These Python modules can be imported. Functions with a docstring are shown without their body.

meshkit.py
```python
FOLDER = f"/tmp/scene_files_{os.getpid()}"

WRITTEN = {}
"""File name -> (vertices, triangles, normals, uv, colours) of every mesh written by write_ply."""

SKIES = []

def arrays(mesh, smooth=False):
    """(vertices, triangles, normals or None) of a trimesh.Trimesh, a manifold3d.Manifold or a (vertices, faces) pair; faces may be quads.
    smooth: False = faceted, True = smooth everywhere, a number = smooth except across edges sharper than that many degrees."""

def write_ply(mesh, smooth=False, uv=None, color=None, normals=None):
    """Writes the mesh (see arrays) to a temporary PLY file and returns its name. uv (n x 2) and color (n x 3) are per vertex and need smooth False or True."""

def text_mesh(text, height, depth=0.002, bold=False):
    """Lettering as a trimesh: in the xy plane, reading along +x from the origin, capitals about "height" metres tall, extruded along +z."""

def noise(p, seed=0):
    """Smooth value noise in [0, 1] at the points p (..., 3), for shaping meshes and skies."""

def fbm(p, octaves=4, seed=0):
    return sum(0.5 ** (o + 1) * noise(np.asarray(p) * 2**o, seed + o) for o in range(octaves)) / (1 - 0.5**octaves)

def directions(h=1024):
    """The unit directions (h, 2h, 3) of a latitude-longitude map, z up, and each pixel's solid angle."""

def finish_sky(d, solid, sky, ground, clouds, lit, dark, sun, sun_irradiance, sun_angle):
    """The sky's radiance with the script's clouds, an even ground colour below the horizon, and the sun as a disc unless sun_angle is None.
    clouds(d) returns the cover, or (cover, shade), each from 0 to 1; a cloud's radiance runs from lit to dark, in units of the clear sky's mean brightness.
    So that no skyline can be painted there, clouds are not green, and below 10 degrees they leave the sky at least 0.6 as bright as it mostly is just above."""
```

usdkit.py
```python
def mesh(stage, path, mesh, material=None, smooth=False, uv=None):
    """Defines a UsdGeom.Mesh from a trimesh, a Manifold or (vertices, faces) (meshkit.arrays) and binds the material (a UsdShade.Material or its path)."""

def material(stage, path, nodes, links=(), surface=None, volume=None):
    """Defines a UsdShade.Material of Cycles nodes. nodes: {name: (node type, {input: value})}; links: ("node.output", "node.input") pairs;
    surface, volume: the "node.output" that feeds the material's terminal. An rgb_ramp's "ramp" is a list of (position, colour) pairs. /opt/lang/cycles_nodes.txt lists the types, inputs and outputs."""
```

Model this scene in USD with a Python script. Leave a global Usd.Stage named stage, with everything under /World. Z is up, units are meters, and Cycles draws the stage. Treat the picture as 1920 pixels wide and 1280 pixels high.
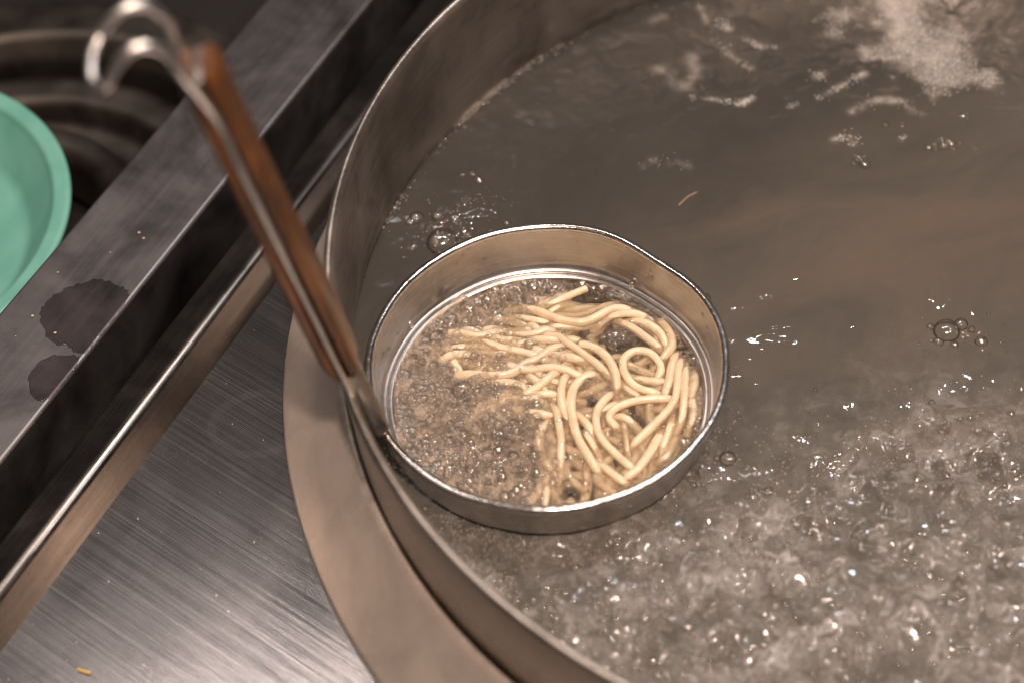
import math, random
import numpy as np, trimesh
from scipy.spatial import cKDTree
from shapely.geometry import Polygon, Point, box as sbox
from pxr import Usd, UsdGeom, UsdLux, UsdShade, Gf, Sdf, Vt
import usdkit, meshkit

stage = Usd.Stage.CreateInMemory()
UsdGeom.SetStageUpAxis(stage, UsdGeom.Tokens.z)
UsdGeom.SetStageMetersPerUnit(stage, 1.0)
UsdGeom.Xform.Define(stage, '/World')
UsdGeom.Scope.Define(stage, '/World/Looks')
rng = np.random.default_rng(7)
MM = 0.001

# ------------------------------------------------------------------ camera
CAM = np.array([0.0, -0.5628, 0.6648])
FW = np.array([0.0, 0.64613, -0.76323]); RT = np.array([0.99718, -0.05724, -0.04846]); UP = np.array([0.0750, 0.76108, 0.64431])
cam = UsdGeom.Camera.Define(stage, '/World/camera')
M = np.eye(4); M[0, :3], M[1, :3], M[2, :3], M[3, :3] = RT, UP, -FW, CAM
cam.AddTransformOp().Set(Gf.Matrix4d(*M.ravel().tolist()))
cam.CreateHorizontalApertureAttr(36.0); cam.CreateVerticalApertureAttr(24.0)
cam.CreateFocalLengthAttr(70.0)
cam.CreateFStopAttr(4.4); cam.CreateFocusDistanceAttr(0.868)
cam.CreateClippingRangeAttr(Gf.Vec2f(0.02, 50))
cam.CreateExposureAttr(0.0)

# ------------------------------------------------------------------ lamps of the kitchen (no sky: indoors at night)
def rect_lamp(name, pos, target, w, h, power, color):
    l = UsdLux.RectLight.Define(stage, '/World/' + name)
    pos, target = np.array(pos, float), np.array(target, float)
    z = pos - target; z /= np.linalg.norm(z)
    x = np.cross([0, 1, 0.01], z); x /= np.linalg.norm(x); y = np.cross(z, x)
    m = np.eye(4); m[0, :3], m[1, :3], m[2, :3], m[3, :3] = x, y, z, pos
    l.AddTransformOp().Set(Gf.Matrix4d(*m.ravel().tolist()))
    l.CreateWidthAttr(w); l.CreateHeightAttr(h)
    l.CreateIntensityAttr(power); l.CreateColorAttr(Gf.Vec3f(*color))
    return l
WARM, NEUT, COOL = (1.0, 0.77, 0.63), (1.0, 0.87, 0.81), (0.80, 0.90, 1.0)
rect_lamp('key_lamp', (0.105, -0.63, 1.18), (0.0, 0.0, 0), 0.065, 0.065, 1280, WARM)
rect_lamp('second_lamp', (0.62, -0.48, 1.22), (0.0, -0.03, 0), 0.055, 0.055, 420, WARM)
rect_lamp('ceiling_lamp', (-0.37, 0.36, 1.25), (0, 0, 0), 0.30, 0.13, 22, NEUT)
rect_lamp('front_lamp', (-0.10, -0.95, 1.5), (0, 0, 0), 0.5, 0.25, 4, NEUT)
rect_lamp('spot_lamp', (0.42, 0.35, 1.2), (0.05, 0, 0), 0.05, 0.05, 480, COOL)
rect_lamp('work_lamp', (0.16, 0.42, 1.3), (0.05, 0, 0), 0.055, 0.055, 480, WARM)
rect_lamp('hood_lamp', (0.75, 0.05, 1.25), (0.05, 0, 0), 0.05, 0.05, 320, NEUT)
dome = UsdLux.DomeLight.Define(stage, '/World/room_light')
usdkit.material(stage, '/World/Looks/room', {'b': ('background_shader', {'color': (1.0, 0.88, 0.82), 'strength': 0.055})}, [], surface='b.background')
UsdShade.MaterialBindingAPI.Apply(dome.GetPrim()).Bind(UsdShade.Material.Get(stage, '/World/Looks/room'))

# ------------------------------------------------------------------ helpers
used = {}
def numbered(parent, name):
    k = (parent, name); n = used.get(k, 0); used[k] = n + 1
    return name if n == 0 else '%s_%03d' % (name, n)
def tag(prim, label=None, cat=None, group=None, kind=None):
    for k, v in (('label', label), ('category', cat), ('group', group), ('kind', kind)):
        if v: prim.SetCustomDataByKey(k, v)
    return prim
def obj(name, mesh, mat, parent='/World', smooth=35, **t):
    path = parent + '/' + numbered(parent, name)
    p = usdkit.mesh(stage, path, mesh, mat, smooth=smooth).GetPrim()
    tag(p, **t)
    return p
def thing(name, label, cat, loc=(0, 0, 0), group=None, kind=None):
    path = '/World/' + numbered('/World', name)
    x = UsdGeom.Xform.Define(stage, path)
    x.AddTranslateOp().Set(Gf.Vec3d(*map(float, loc)))
    tag(x.GetPrim(), label, cat, group, kind)
    return path
def spline(P, step, closed=False):
    P = np.asarray(P, float); n = len(P)
    if closed: Q = np.vstack([P[-1], P, P[0], P[1]]); segs = n
    else: Q = np.vstack([2 * P[0] - P[1], P, 2 * P[-1] - P[-2]]); segs = n - 1
    out = []
    for i in range(segs):
        a, b, c, d = Q[i:i + 4]
        m = max(2, int(np.linalg.norm(c - b) / step))
        t = np.linspace(0, 1, m, endpoint=False)[:, None]
        out.append(.5 * (2 * b + (c - a) * t + (2 * a - 5 * b + 4 * c - d) * t * t + (3 * b - 3 * c + d - a) * t ** 3))
    if not closed: out.append(P[-1:])
    return np.vstack(out)
def sweep(P, rad, segs=12, closed=False, sq=0.0, cap=True, twist=0.0, up=(0, 0, 1), sx=1.0, sy=1.0):
    """tube along P; rad scalar or per point; sq squares the section; round caps"""
    P = np.asarray(P, float); n = len(P); rad = np.broadcast_to(np.asarray(rad, float), (n,)).copy()
    T = (np.roll(P, -1, 0) - np.roll(P, 1, 0)) if closed else np.gradient(P, axis=0)
    T /= np.linalg.norm(T, axis=1)[:, None] + 1e-12
    N = np.zeros_like(P); v = np.cross(T[0], up); v = v if np.linalg.norm(v) > 1e-4 else np.cross(T[0], (1, 0, 0)); N[0] = v / np.linalg.norm(v)
    for i in range(1, n):
        w = N[i - 1] - (N[i - 1] @ T[i]) * T[i]; N[i] = w / np.linalg.norm(w)
    B = np.cross(T, N)
    a = np.linspace(0, 2 * np.pi, segs, endpoint=False)
    f = (np.abs(np.cos(a)) ** (2 + 2 * sq) + np.abs(np.sin(a)) ** (2 + 2 * sq)) ** (-1 / (2 + 2 * sq))
    ca, sa = np.cos(a) * f * sx, np.sin(a) * f * sy
    tw = np.linspace(0, twist, n)[:, None] if np.ndim(twist) == 0 else np.asarray(twist)[:, None]
    c2, s2 = ca * np.cos(tw) - sa * np.sin(tw), ca * np.sin(tw) + sa * np.cos(tw)
    V = P[:, None] + rad[:, None, None] * (c2[..., None] * N[:, None] + s2[..., None] * B[:, None])
    rings = V
    if cap and not closed:
        e0 = [P[0] - T[0] * rad[0] * .35 + (V[0] - P[0]) * .72]; e1 = [P[-1] + T[-1] * rad[-1] * .35 + (V[-1] - P[-1]) * .72]
        rings = np.concatenate([np.array(e0), V, np.array(e1)])
    m = len(rings); verts = rings.reshape(-1, 3); F = []
    idx = np.arange(m * segs).reshape(m, segs)
    nx = idx if closed else idx[:-1]
    pn = np.roll(idx, -1, 0) if closed else idx[1:]
    A, Bq, C, D = nx, np.roll(nx, -1, 1), np.roll(pn, -1, 1), pn
    F = np.concatenate([np.stack([A, Bq, C], -1).reshape(-1, 3), np.stack([A, C, D], -1).reshape(-1, 3)])
    if not closed:
        c0, c1 = len(verts), len(verts) + 1
        verts = np.vstack([verts, rings[0].mean(0), rings[-1].mean(0)])
        i0, i1 = idx[0], idx[-1]
        F = np.vstack([F, np.stack([np.full(segs, c0), np.roll(i0, -1), i0], 1), np.stack([np.full(segs, c1), i1, np.roll(i1, -1)], 1)])
    return trimesh.Trimesh(verts, F, process=False)
def lathe(prof, segs=256, center=(0, 0), dev=None):
    """revolve a closed or open (r, z) profile; dev(angle, z) adds to r"""
    prof = np.asarray(prof, float); a = np.linspace(0, 2 * np.pi, segs, endpoint=False)
    r = prof[:, 0][:, None] + np.zeros_like(a)[None] + (0 if dev is None else dev(a[None], prof[:, 1][:, None]))
    V = np.stack([center[0] + r * np.cos(a), center[1] + r * np.sin(a), np.broadcast_to(prof[:, 1][:, None], r.shape)], -1)
    m = len(prof); idx = np.arange(m * segs).reshape(m, segs)
    A, D = idx[:-1], idx[1:]; B, C = np.roll(A, -1, 1), np.roll(D, -1, 1)
    F = np.concatenate([np.stack([A, B, C], -1).reshape(-1, 3), np.stack([A, C, D], -1).reshape(-1, 3)])
    return trimesh.Trimesh(V.reshape(-1, 3), F, process=False)
def rounded(pts, r, k=6):
    """round the corners of an open 2D polyline"""
    pts = np.asarray(pts, float); out = [pts[0]]
    for a, b, c in zip(pts[:-2], pts[1:-1], pts[2:]):
        d = min(r, .48 * np.linalg.norm(b - a), .48 * np.linalg.norm(c - b))
        p, q = b + (a - b) / np.linalg.norm(a - b) * d, b + (c - b) / np.linalg.norm(c - b) * d
        for t in np.linspace(0, 1, k): out.append((1 - t) ** 2 * p + 2 * t * (1 - t) * b + t * t * q)
    out.append(pts[-1]); return np.array(out)
def sm(x, a, b):
    t = np.clip((x - a) / (b - a), 0, 1); return t * t * (3 - 2 * t)
def tri2d(poly, z):
    v, f = trimesh.creation.triangulate_polygon(poly, engine='earcut')
    m = trimesh.Trimesh(np.c_[v, np.full(len(v), z)], f, process=False)
    if m.face_normals[:, 2].mean() < 0: m.invert()
    return m
def cat(ms): return trimesh.util.concatenate(ms)

# ------------------------------------------------------------------ materials
def mat(name, nodes, links, surface, volume=None):
    return usdkit.material(stage, '/World/Looks/' + name, nodes, links, surface=surface, volume=volume)
def steel(name, color, rough, scratch=(4, 900, 4), rot=0.0, bump=0.0006, blot=0.25, aniso=0.0, rs=0.10, metallic=1.0, stain=None, fine=1.0):
    n = {'tc': ('texture_coordinate', {}),
         'mp': ('mapping', {'mapping_type': 'texture', 'scale': tuple(1.0 / s for s in scratch), 'rotation': (0, 0, rot)}),
         'sc': ('noise_texture', {'scale': 1.0, 'detail': 3.0, 'roughness': 0.65}),
         'bl': ('noise_texture', {'scale': 22.0, 'detail': 5.0, 'roughness': 0.6, 'distortion': 0.4}),
         'sp': ('noise_texture', {'scale': 420.0, 'detail': 2.0}),
         'rr': ('map_range', {'from_min': 0.3, 'from_max': 0.75, 'to_min': rough - rs, 'to_max': rough + rs, 'clamp': True}),
         'ra': ('math', {'math_type': 'multiply_add', 'value2': fine * 0.16, 'value3': -fine * 0.08}),
         'rs': ('math', {'math_type': 'add', 'use_clamp': True}),
         'cr': ('rgb_ramp', {'ramp': [(0.25, tuple(c * (1 - blot) for c in color)), (0.55, color), (0.8, tuple(min(1, c * (1 + blot * .35)) for c in color))]}),
         'sr': ('rgb_ramp', {'ramp': [(0.0, (1, 1, 1)), (0.66, (1, 1, 1)), (0.74, (0.75, 0.7, 0.66))]}),
         'mx': ('mix_color', {'blend_type': 'multiply', 'fac': 0.7}),
         'bu': ('bump', {'strength': 0.6, 'distance': bump}),
         'p': ('principled_bsdf', {'metallic': metallic, 'roughness': rough})}
    l = [('tc.object', 'mp.vector'), ('mp.vector', 'sc.vector'), ('tc.object', 'bl.vector'), ('tc.object', 'sp.vector'), ('bl.fac', 'rr.value'), ('sc.fac', 'ra.value1'),
         ('rr.result', 'rs.value1'), ('ra.value', 'rs.value2'), ('rs.value', 'p.roughness'), ('bl.fac', 'cr.fac'), ('sp.fac', 'sr.fac'), ('cr.color', 'mx.a'), ('sr.color', 'mx.b'),
         ('mx.result', 'p.base_color'), ('sc.fac', 'bu.height'), ('bu.normal', 'p.normal')]
    return mat(name, n, l, 'p.BSDF')
ROTC = math.radians(-38)
COUNTER = steel('counter_steel', (0.37, 0.355, 0.352), 0.215, scratch=(4, 2600, 4), rot=math.radians(-40), bump=0.00008, blot=0.10, fine=1.3, rs=0.02)
STRIP = steel('dark_strip_steel', (0.225, 0.212, 0.212), 0.46, scratch=(8, 260, 6), rot=math.radians(60), bump=0.0001, blot=0.35)
RIDGE = steel('ridge_steel', (0.17, 0.153, 0.14), 0.29, scratch=(8, 900, 8), rot=math.radians(60), bump=0.00006, blot=0.2)
FLANGE = mat('flange_steel', {
    'tc': ('texture_coordinate', {}), 'bl': ('noise_texture', {'scale': 24.0, 'detail': 5.0, 'roughness': 0.6, 'distortion': 0.4}), 'fi': ('noise_texture', {'scale': 420.0, 'detail': 3.0}),
    'gr': ('attribute', {'attribute': 'grime'}), 'gn': ('noise_texture', {'scale': 130.0, 'detail': 6.0, 'roughness': 0.7}), 'gm': ('map_range', {'from_min': 0.38, 'from_max': 0.62, 'clamp': True}), 'gx': ('math', {'math_type': 'multiply'}),
    'cr': ('rgb_ramp', {'ramp': [(0.3, (0.47, 0.405, 0.355)), (0.55, (0.56, 0.485, 0.425)), (0.75, (0.61, 0.535, 0.475))]}), 'mx': ('mix_color', {'b': (0.20, 0.125, 0.075)}),
    'rr': ('map_range', {'from_min': 0.3, 'from_max': 0.7, 'to_min': 0.30, 'to_max': 0.44, 'clamp': True}), 'bu': ('bump', {'strength': 0.5, 'distance': 0.00008}),
    'p': ('principled_bsdf', {'metallic': 0.45})},
    [('tc.object', 'bl.vector'), ('tc.object', 'fi.vector'), ('tc.object', 'gn.vector'), ('bl.fac', 'cr.fac'), ('gn.fac', 'gm.value'), ('gm.result', 'gx.value1'), ('gr.fac', 'gx.value2'), ('gx.value', 'mx.fac'), ('cr.color', 'mx.a'),
     ('mx.result', 'p.base_color'), ('bl.fac', 'rr.value'), ('rr.result', 'p.roughness'), ('fi.fac', 'bu.height'), ('bu.normal', 'p.normal')], 'p.BSDF')
POT = steel('pot_steel', (0.50, 0.45, 0.41), 0.36, scratch=(20, 20, 700), bump=0.00015, blot=0.3)
RIMS = steel('pot_rim_steel', (0.62, 0.55, 0.49), 0.38, scratch=(300, 300, 300), bump=0.0002, blot=0.3)
COLLAR = steel('basket_collar_steel', (0.55, 0.52, 0.50), 0.31, scratch=(6, 6, 500), bump=0.00005, blot=0.18, rs=0.07)
BEAD = steel('bead_steel', (0.72, 0.68, 0.65), 0.20, scratch=(330, 330, 330), bump=0.00035, blot=0.15)
WIRE = steel('wire_steel', (0.74, 0.71, 0.69), 0.36, scratch=(300, 300, 300), bump=0.0001, blot=0.1)
SHANK = steel('shank_steel', (0.42, 0.39, 0.36), 0.30, scratch=(200, 200, 200), bump=0.0002, blot=0.3)
MESHW = steel('mesh_wire_steel', (0.55, 0.47, 0.38), 0.3, scratch=(300, 300, 300), bump=0.0001)
STOVE = steel('stove_steel', (0.13, 0.115, 0.10), 0.48, scratch=(60, 60, 60), bump=0.0003, blot=0.4)
BLACK = mat('grimy_black', {'p': ('principled_bsdf', {'base_color': (0.012, 0.010, 0.009), 'roughness': 0.6})}, [], 'p.BSDF')
def plain(name, color, rough, **kw):
    return mat(name, {'p': ('principled_bsdf', {'base_color': color, 'roughness': rough, **kw})}, [], 'p.BSDF')
WOOD = mat('handle_wood', {
    'tc': ('texture_coordinate', {}), 'mp': ('mapping', {'rotation': (0, -0.16, 0.0), 'scale': (260, 260, 14)}),
    'n': ('noise_texture', {'scale': 1.0, 'detail': 5.0, 'roughness': 0.6, 'distortion': 0.6}),
    'n2': ('noise_texture', {'scale': 38.0, 'detail': 3.0}),
    'r': ('rgb_ramp', {'ramp': [(0.25, (0.026, 0.009, 0.003)), (0.5, (0.110, 0.040, 0.009)), (0.75, (0.23, 0.092, 0.020))]}),
    'r2': ('rgb_ramp', {'ramp': [(0.3, (0.55, 0.5, 0.45)), (0.7, (1.1, 1.05, 1.0))]}),
    'm': ('mix_color', {'blend_type': 'multiply', 'fac': 1.0}),
    'b': ('bump', {'strength': 0.4, 'distance': 0.0003}),
    'p': ('principled_bsdf', {'roughness': 0.38, 'coat_weight': 0.22, 'coat_roughness': 0.12})},
    [('tc.object', 'mp.vector'), ('mp.vector', 'n.vector'), ('tc.object', 'n2.vector'), ('n.fac', 'r.fac'), ('n2.fac', 'r2.fac'), ('r.color', 'm.a'), ('r2.color', 'm.b'), ('m.result', 'p.base_color'), ('n.fac', 'b.height'), ('b.normal', 'p.normal')], 'p.BSDF')
NOODLE = mat('noodle_dough', {
    'tc': ('texture_coordinate', {}), 'n': ('noise_texture', {'scale': 160.0, 'detail': 4.0, 'roughness': 0.6}), 'n2': ('noise_texture', {'scale': 900.0, 'detail': 2.0}),
    'oi': ('object_info', {}),
    'r': ('rgb_ramp', {'ramp': [(0.2, (0.58, 0.395, 0.24)), (0.5, (0.73, 0.54, 0.36)), (0.8, (0.80, 0.63, 0.45))]}),
    'r2': ('rgb_ramp', {'ramp': [(0.0, (0.6, 0.5, 0.42)), (0.27, (0.75, 0.66, 0.58)), (0.36, (1, 1, 1))]}),
    'm': ('mix_color', {'blend_type': 'multiply', 'fac': 0.6}),
    'h': ('hsv', {'saturation': 1.0, 'hue': 0.5}), 'v': ('map_range', {'to_min': 0.88, 'to_max': 1.06}),
    'b': ('bump', {'strength': 0.35, 'distance': 0.0004}),
    'p': ('principled_bsdf', {'roughness': 0.42, 'subsurface_weight': 0.35, 'subsurface_scale': 0.0016, 'subsurface_radius': (1.0, 0.6, 0.35), 'coat_weight': 0.7, 'coat_roughness': 0.14, 'coat_ior': 1.33})},
    [('tc.object', 'n.vector'), ('tc.object', 'n2.vector'), ('n.fac', 'r.fac'), ('n2.fac', 'r2.fac'), ('r.color', 'm.a'), ('r2.color', 'm.b'), ('oi.random', 'v.value'), ('v.result', 'h.value'), ('m.result', 'h.color'),
     ('h.color', 'p.base_color'), ('n.fac', 'b.height'), ('b.normal', 'p.normal')], 'p.BSDF')
# cloudy cooking water: starch and rising fizz make it almost opaque; the surface mirrors
POTWATER = mat('cloudy_water', {
    'tc': ('texture_coordinate', {}), 'at': ('attribute', {'attribute': 'fizz'}), 'st': ('attribute', {'attribute': 'starch'}),
    'm1': ('mapping', {'mapping_type': 'texture', 'rotation': (0, 0, 0.25), 'scale': (0.11, 0.045, 0.1)}),
    'n1': ('noise_texture', {'scale': 1.0, 'detail': 5.0, 'roughness': 0.55, 'distortion': 0.9}),
    'n2': ('noise_texture', {'scale': 95.0, 'detail': 8.0, 'roughness': 0.70, 'distortion': 0.45}), 'sa': ('attribute', {'attribute': 'scum'}), 'ms': ('mix_color', {'b': (0.35, 0.315, 0.28)}), 'ns': ('noise_texture', {'scale': 600.0, 'detail': 3.0}), 'rs': ('map_range', {'from_min': 0.3, 'from_max': 0.62, 'to_min': 0.6, 'to_max': 1.0, 'clamp': True}), 'sm': ('math', {'math_type': 'multiply'}),
    'n3': ('noise_texture', {'scale': 420.0, 'detail': 3.0, 'distortion': 0.5}),
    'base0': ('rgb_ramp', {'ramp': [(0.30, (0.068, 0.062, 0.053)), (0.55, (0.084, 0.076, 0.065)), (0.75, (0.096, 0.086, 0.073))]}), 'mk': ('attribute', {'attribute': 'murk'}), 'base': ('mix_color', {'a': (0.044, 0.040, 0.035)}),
    'br': ('rgb_ramp', {'ramp': [(0.36, (0, 0, 0)), (0.72, (1, 1, 1))]}),
    'bm': ('math', {'math_type': 'multiply'}),
    'mb': ('mix_color', {'b': (0.104, 0.081, 0.063)}),
    'fr': ('rgb_ramp', {'ramp': [(0.36, (0, 0, 0)), (0.52, (.35, .35, .35)), (0.66, (1, 1, 1))]}),
    'fm': ('math', {'math_type': 'multiply'}),
    'mf': ('mix_color', {'b': (0.30, 0.285, 0.268)}),
    'bu': ('bump', {'strength': 0.3, 'distance': 0.0002}),
    'flat': ('combine_xyz', {'x': 0.0, 'y': 0.0, 'z': 1.0}), 'ge': ('geometry', {}), 'nb': ('vector_math', {'math_type': 'scale', 'scale': 0.22}), 'na': ('vector_math', {'math_type': 'add'}), 'nn': ('vector_math', {'math_type': 'normalize'}), 'rf': ('vector_math', {'math_type': 'scale', 'scale': 0.009}), 'rp': ('vector_math', {'math_type': 'add'}),
    'df': ('diffuse_bsdf', {}), 'fz': ('fresnel', {'IOR': 1.34}), 'gl': ('glossy_bsdf', {'roughness': 0.02, 'color': (1, 1, 1)}), 'o': ('mix_closure', {})},
    [('ge.normal', 'rf.vector1'), ('tc.object', 'rp.vector1'), ('rf.vector', 'rp.vector2'), ('ge.normal', 'nb.vector1'), ('flat.vector', 'na.vector1'), ('nb.vector', 'na.vector2'), ('na.vector', 'nn.vector1'), ('rp.vector', 'm1.vector'), ('m1.vector', 'n1.vector'), ('rp.vector', 'n2.vector'), ('tc.object', 'n3.vector'), ('n1.fac', 'base0.fac'), ('mk.fac', 'base.fac'), ('base0.color', 'base.b'), ('n1.fac', 'br.fac'),
     ('br.color', 'bm.value1'), ('st.fac', 'bm.value2'), ('bm.value', 'mb.fac'), ('base.result', 'mb.a'),
     ('n2.fac', 'fr.fac'), ('fr.color', 'fm.value1'), ('at.fac', 'fm.value2'), ('fm.value', 'mf.fac'), ('mb.result', 'mf.a'), ('tc.object', 'ns.vector'), ('ns.fac', 'rs.value'), ('rs.result', 'sm.value1'), ('sa.fac', 'sm.value2'), ('sm.value', 'ms.fac'), ('mf.result', 'ms.a'), ('ms.result', 'df.color'), ('nn.vector', 'df.normal'),
     ('n3.fac', 'bu.height'), ('bu.normal', 'gl.normal'), ('bu.normal', 'fz.normal') if False else ('fz.fac', 'o.fac'), ('df.BSDF', 'o.closure1'), ('gl.BSDF', 'o.closure2')], 'o.closure')
# clearer water in the basket: refracts, mirrors by fresnel, a little starch haze
CLEAR = mat('clear_water', {
    'tc': ('texture_coordinate', {}), 'n': ('noise_texture', {'scale': 260.0, 'detail': 6.0, 'roughness': 0.7, 'distortion': 0.4}), 'n3': ('noise_texture', {'scale': 650.0, 'detail': 2.0}),
    'at': ('attribute', {'attribute': 'fizz'}), 'hz': ('map_range', {'from_min': 0.35, 'from_max': 0.68, 'to_min': 0.08, 'to_max': 0.54, 'clamp': True}), 'hm': ('math', {'math_type': 'multiply'}),
    'bu': ('bump', {'strength': 0.2, 'distance': 0.0004}),
    'fr': ('fresnel', {'IOR': 1.333}),
    're': ('refraction_bsdf', {'IOR': 1.333, 'roughness': 0.0, 'color': (0.99, 0.96, 0.91)}),
    'tr': ('transparent_bsdf', {'color': (0.98, 0.95, 0.90)}),
    'gl': ('glossy_bsdf', {'roughness': 0.02, 'color': (1, 1, 1)}),
    'df': ('diffuse_bsdf', {'color': (0.66, 0.52, 0.385)}),
    'a': ('mix_closure', {'fac': 0.25}), 'h': ('mix_closure', {}), 'o': ('mix_closure', {})},
    [('tc.object', 'n.vector'), ('n.fac', 'hz.value'), ('tc.object', 'n3.vector'), ('n3.fac', 'bu.height'), ('bu.normal', 'fr.normal') if False else ('bu.normal', 'gl.normal'),
     ('re.BSDF', 'a.closure1'), ('tr.BSDF', 'a.closure2'), ('hz.result', 'hm.value1'), ('at.fac', 'hm.value2'), ('hm.value', 'h.fac'), ('a.closure', 'h.closure1'), ('df.BSDF', 'h.closure2'),
     ('fr.fac', 'o.fac'), ('h.closure', 'o.closure1'), ('gl.BSDF', 'o.closure2')], 'o.closure')
# thin skin of a bubble or splash
FILM = mat('bubble_film', {
    'fr': ('layer_weight', {'blend': 0.20}), 'tr': ('transparent_bsdf', {'color': (0.985, 0.975, 0.96)}),
    'gl': ('glossy_bsdf', {'roughness': 0.06, 'color': (1, 0.98, 0.96)}), 'df': ('diffuse_bsdf', {'color': (0.75, 0.68, 0.6)}), 'w': ('mix_closure', {'fac': 0.045}), 'ad': ('math', {'math_type': 'multiply_add', 'value2': 1.0, 'value3': 0.13, 'use_clamp': True}), 'o': ('mix_closure', {})},
    [('fr.fresnel', 'ad.value1'), ('ad.value', 'o.fac'), ('tr.BSDF', 'w.closure1'), ('df.BSDF', 'w.closure2'), ('w.closure', 'o.closure1'), ('gl.BSDF', 'o.closure2')], 'o.closure')
FROTH = mat('fine_froth', {
    'fr': ('layer_weight', {'blend': 0.25}), 'tr': ('transparent_bsdf', {'color': (0.98, 0.96, 0.94)}), 'df': ('diffuse_bsdf', {'color': (0.80, 0.72, 0.64)}),
    'gl': ('glossy_bsdf', {'roughness': 0.05}), 'w': ('mix_closure', {'fac': 0.24}), 'o': ('mix_closure', {})},
    [('fr.fresnel', 'o.fac'), ('tr.BSDF', 'w.closure1'), ('df.BSDF', 'w.closure2'), ('w.closure', 'o.closure1'), ('gl.BSDF', 'o.closure2')], 'o.closure')
FOAM = mat('starch_foam', {
    'tc': ('texture_coordinate', {}), 'n': ('noise_texture', {'scale': 240.0, 'detail': 4.0}),
    'r': ('rgb_ramp', {'ramp': [(0.3, (0.42, 0.36, 0.31)), (0.7, (0.62, 0.55, 0.49))]}),
    'p': ('principled_bsdf', {'roughness': 0.45, 'subsurface_weight': 0.3, 'subsurface_scale': 0.002})},
    [('tc.object', 'n.vector'), ('n.fac', 'r.fac'), ('r.color', 'p.base_color')], 'p.BSDF')
MINT = mat('mint_plastic', {
    'tc': ('texture_coordinate', {}), 'n': ('noise_texture', {'scale': 45.0, 'detail': 4.0}),
    'r': ('rgb_ramp', {'ramp': [(0.3, (0.125, 0.35, 0.28)), (0.7, (0.18, 0.42, 0.345))]}),
    'p': ('principled_bsdf', {'roughness': 0.38, 'subsurface_weight': 0.1, 'subsurface_scale': 0.004})},
    [('tc.object', 'n.vector'), ('n.fac', 'r.fac'), ('r.color', 'p.base_color')], 'p.BSDF')
PUDDLE = mat('wet_film', {
    'fr': ('fresnel', {'IOR': 1.333}), 'tr': ('transparent_bsdf', {'color': (0.66, 0.63, 0.63)}), 'gl': ('glossy_bsdf', {'roughness': 0.03}), 'o': ('mix_closure', {})},
    [('fr.fac', 'o.fac'), ('tr.BSDF', 'o.closure1'), ('gl.BSDF', 'o.closure2')], 'o.closure')
CRUMB = plain('crumb', (0.50, 0.38, 0.27), 0.5)
SCRAP = plain('yellow_scrap', (0.62, 0.42, 0.12), 0.5)
SOAKED = plain('soaked_scrap', (0.20, 0.135, 0.09), 0.4)
DRYMARK = mat('dried_water', {'tr': ('transparent_bsdf', {}), 'df': ('diffuse_bsdf', {'color': (0.45, 0.41, 0.38)}), 'o': ('mix_closure', {'fac': 0.025})}, [('tr.BSDF', 'o.closure1'), ('df.BSDF', 'o.closure2')], 'o.closure')
DROP = mat('water_drop', {'fr': ('fresnel', {'IOR': 1.333}), 'tr': ('transparent_bsdf', {'color': (0.93, 0.92, 0.91)}), 'gl': ('glossy_bsdf', {'roughness': 0.02}), 'o': ('mix_closure', {})}, [('fr.fac', 'o.fac'), ('tr.BSDF', 'o.closure1'), ('gl.BSDF', 'o.closure2')], 'o.closure')

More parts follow.
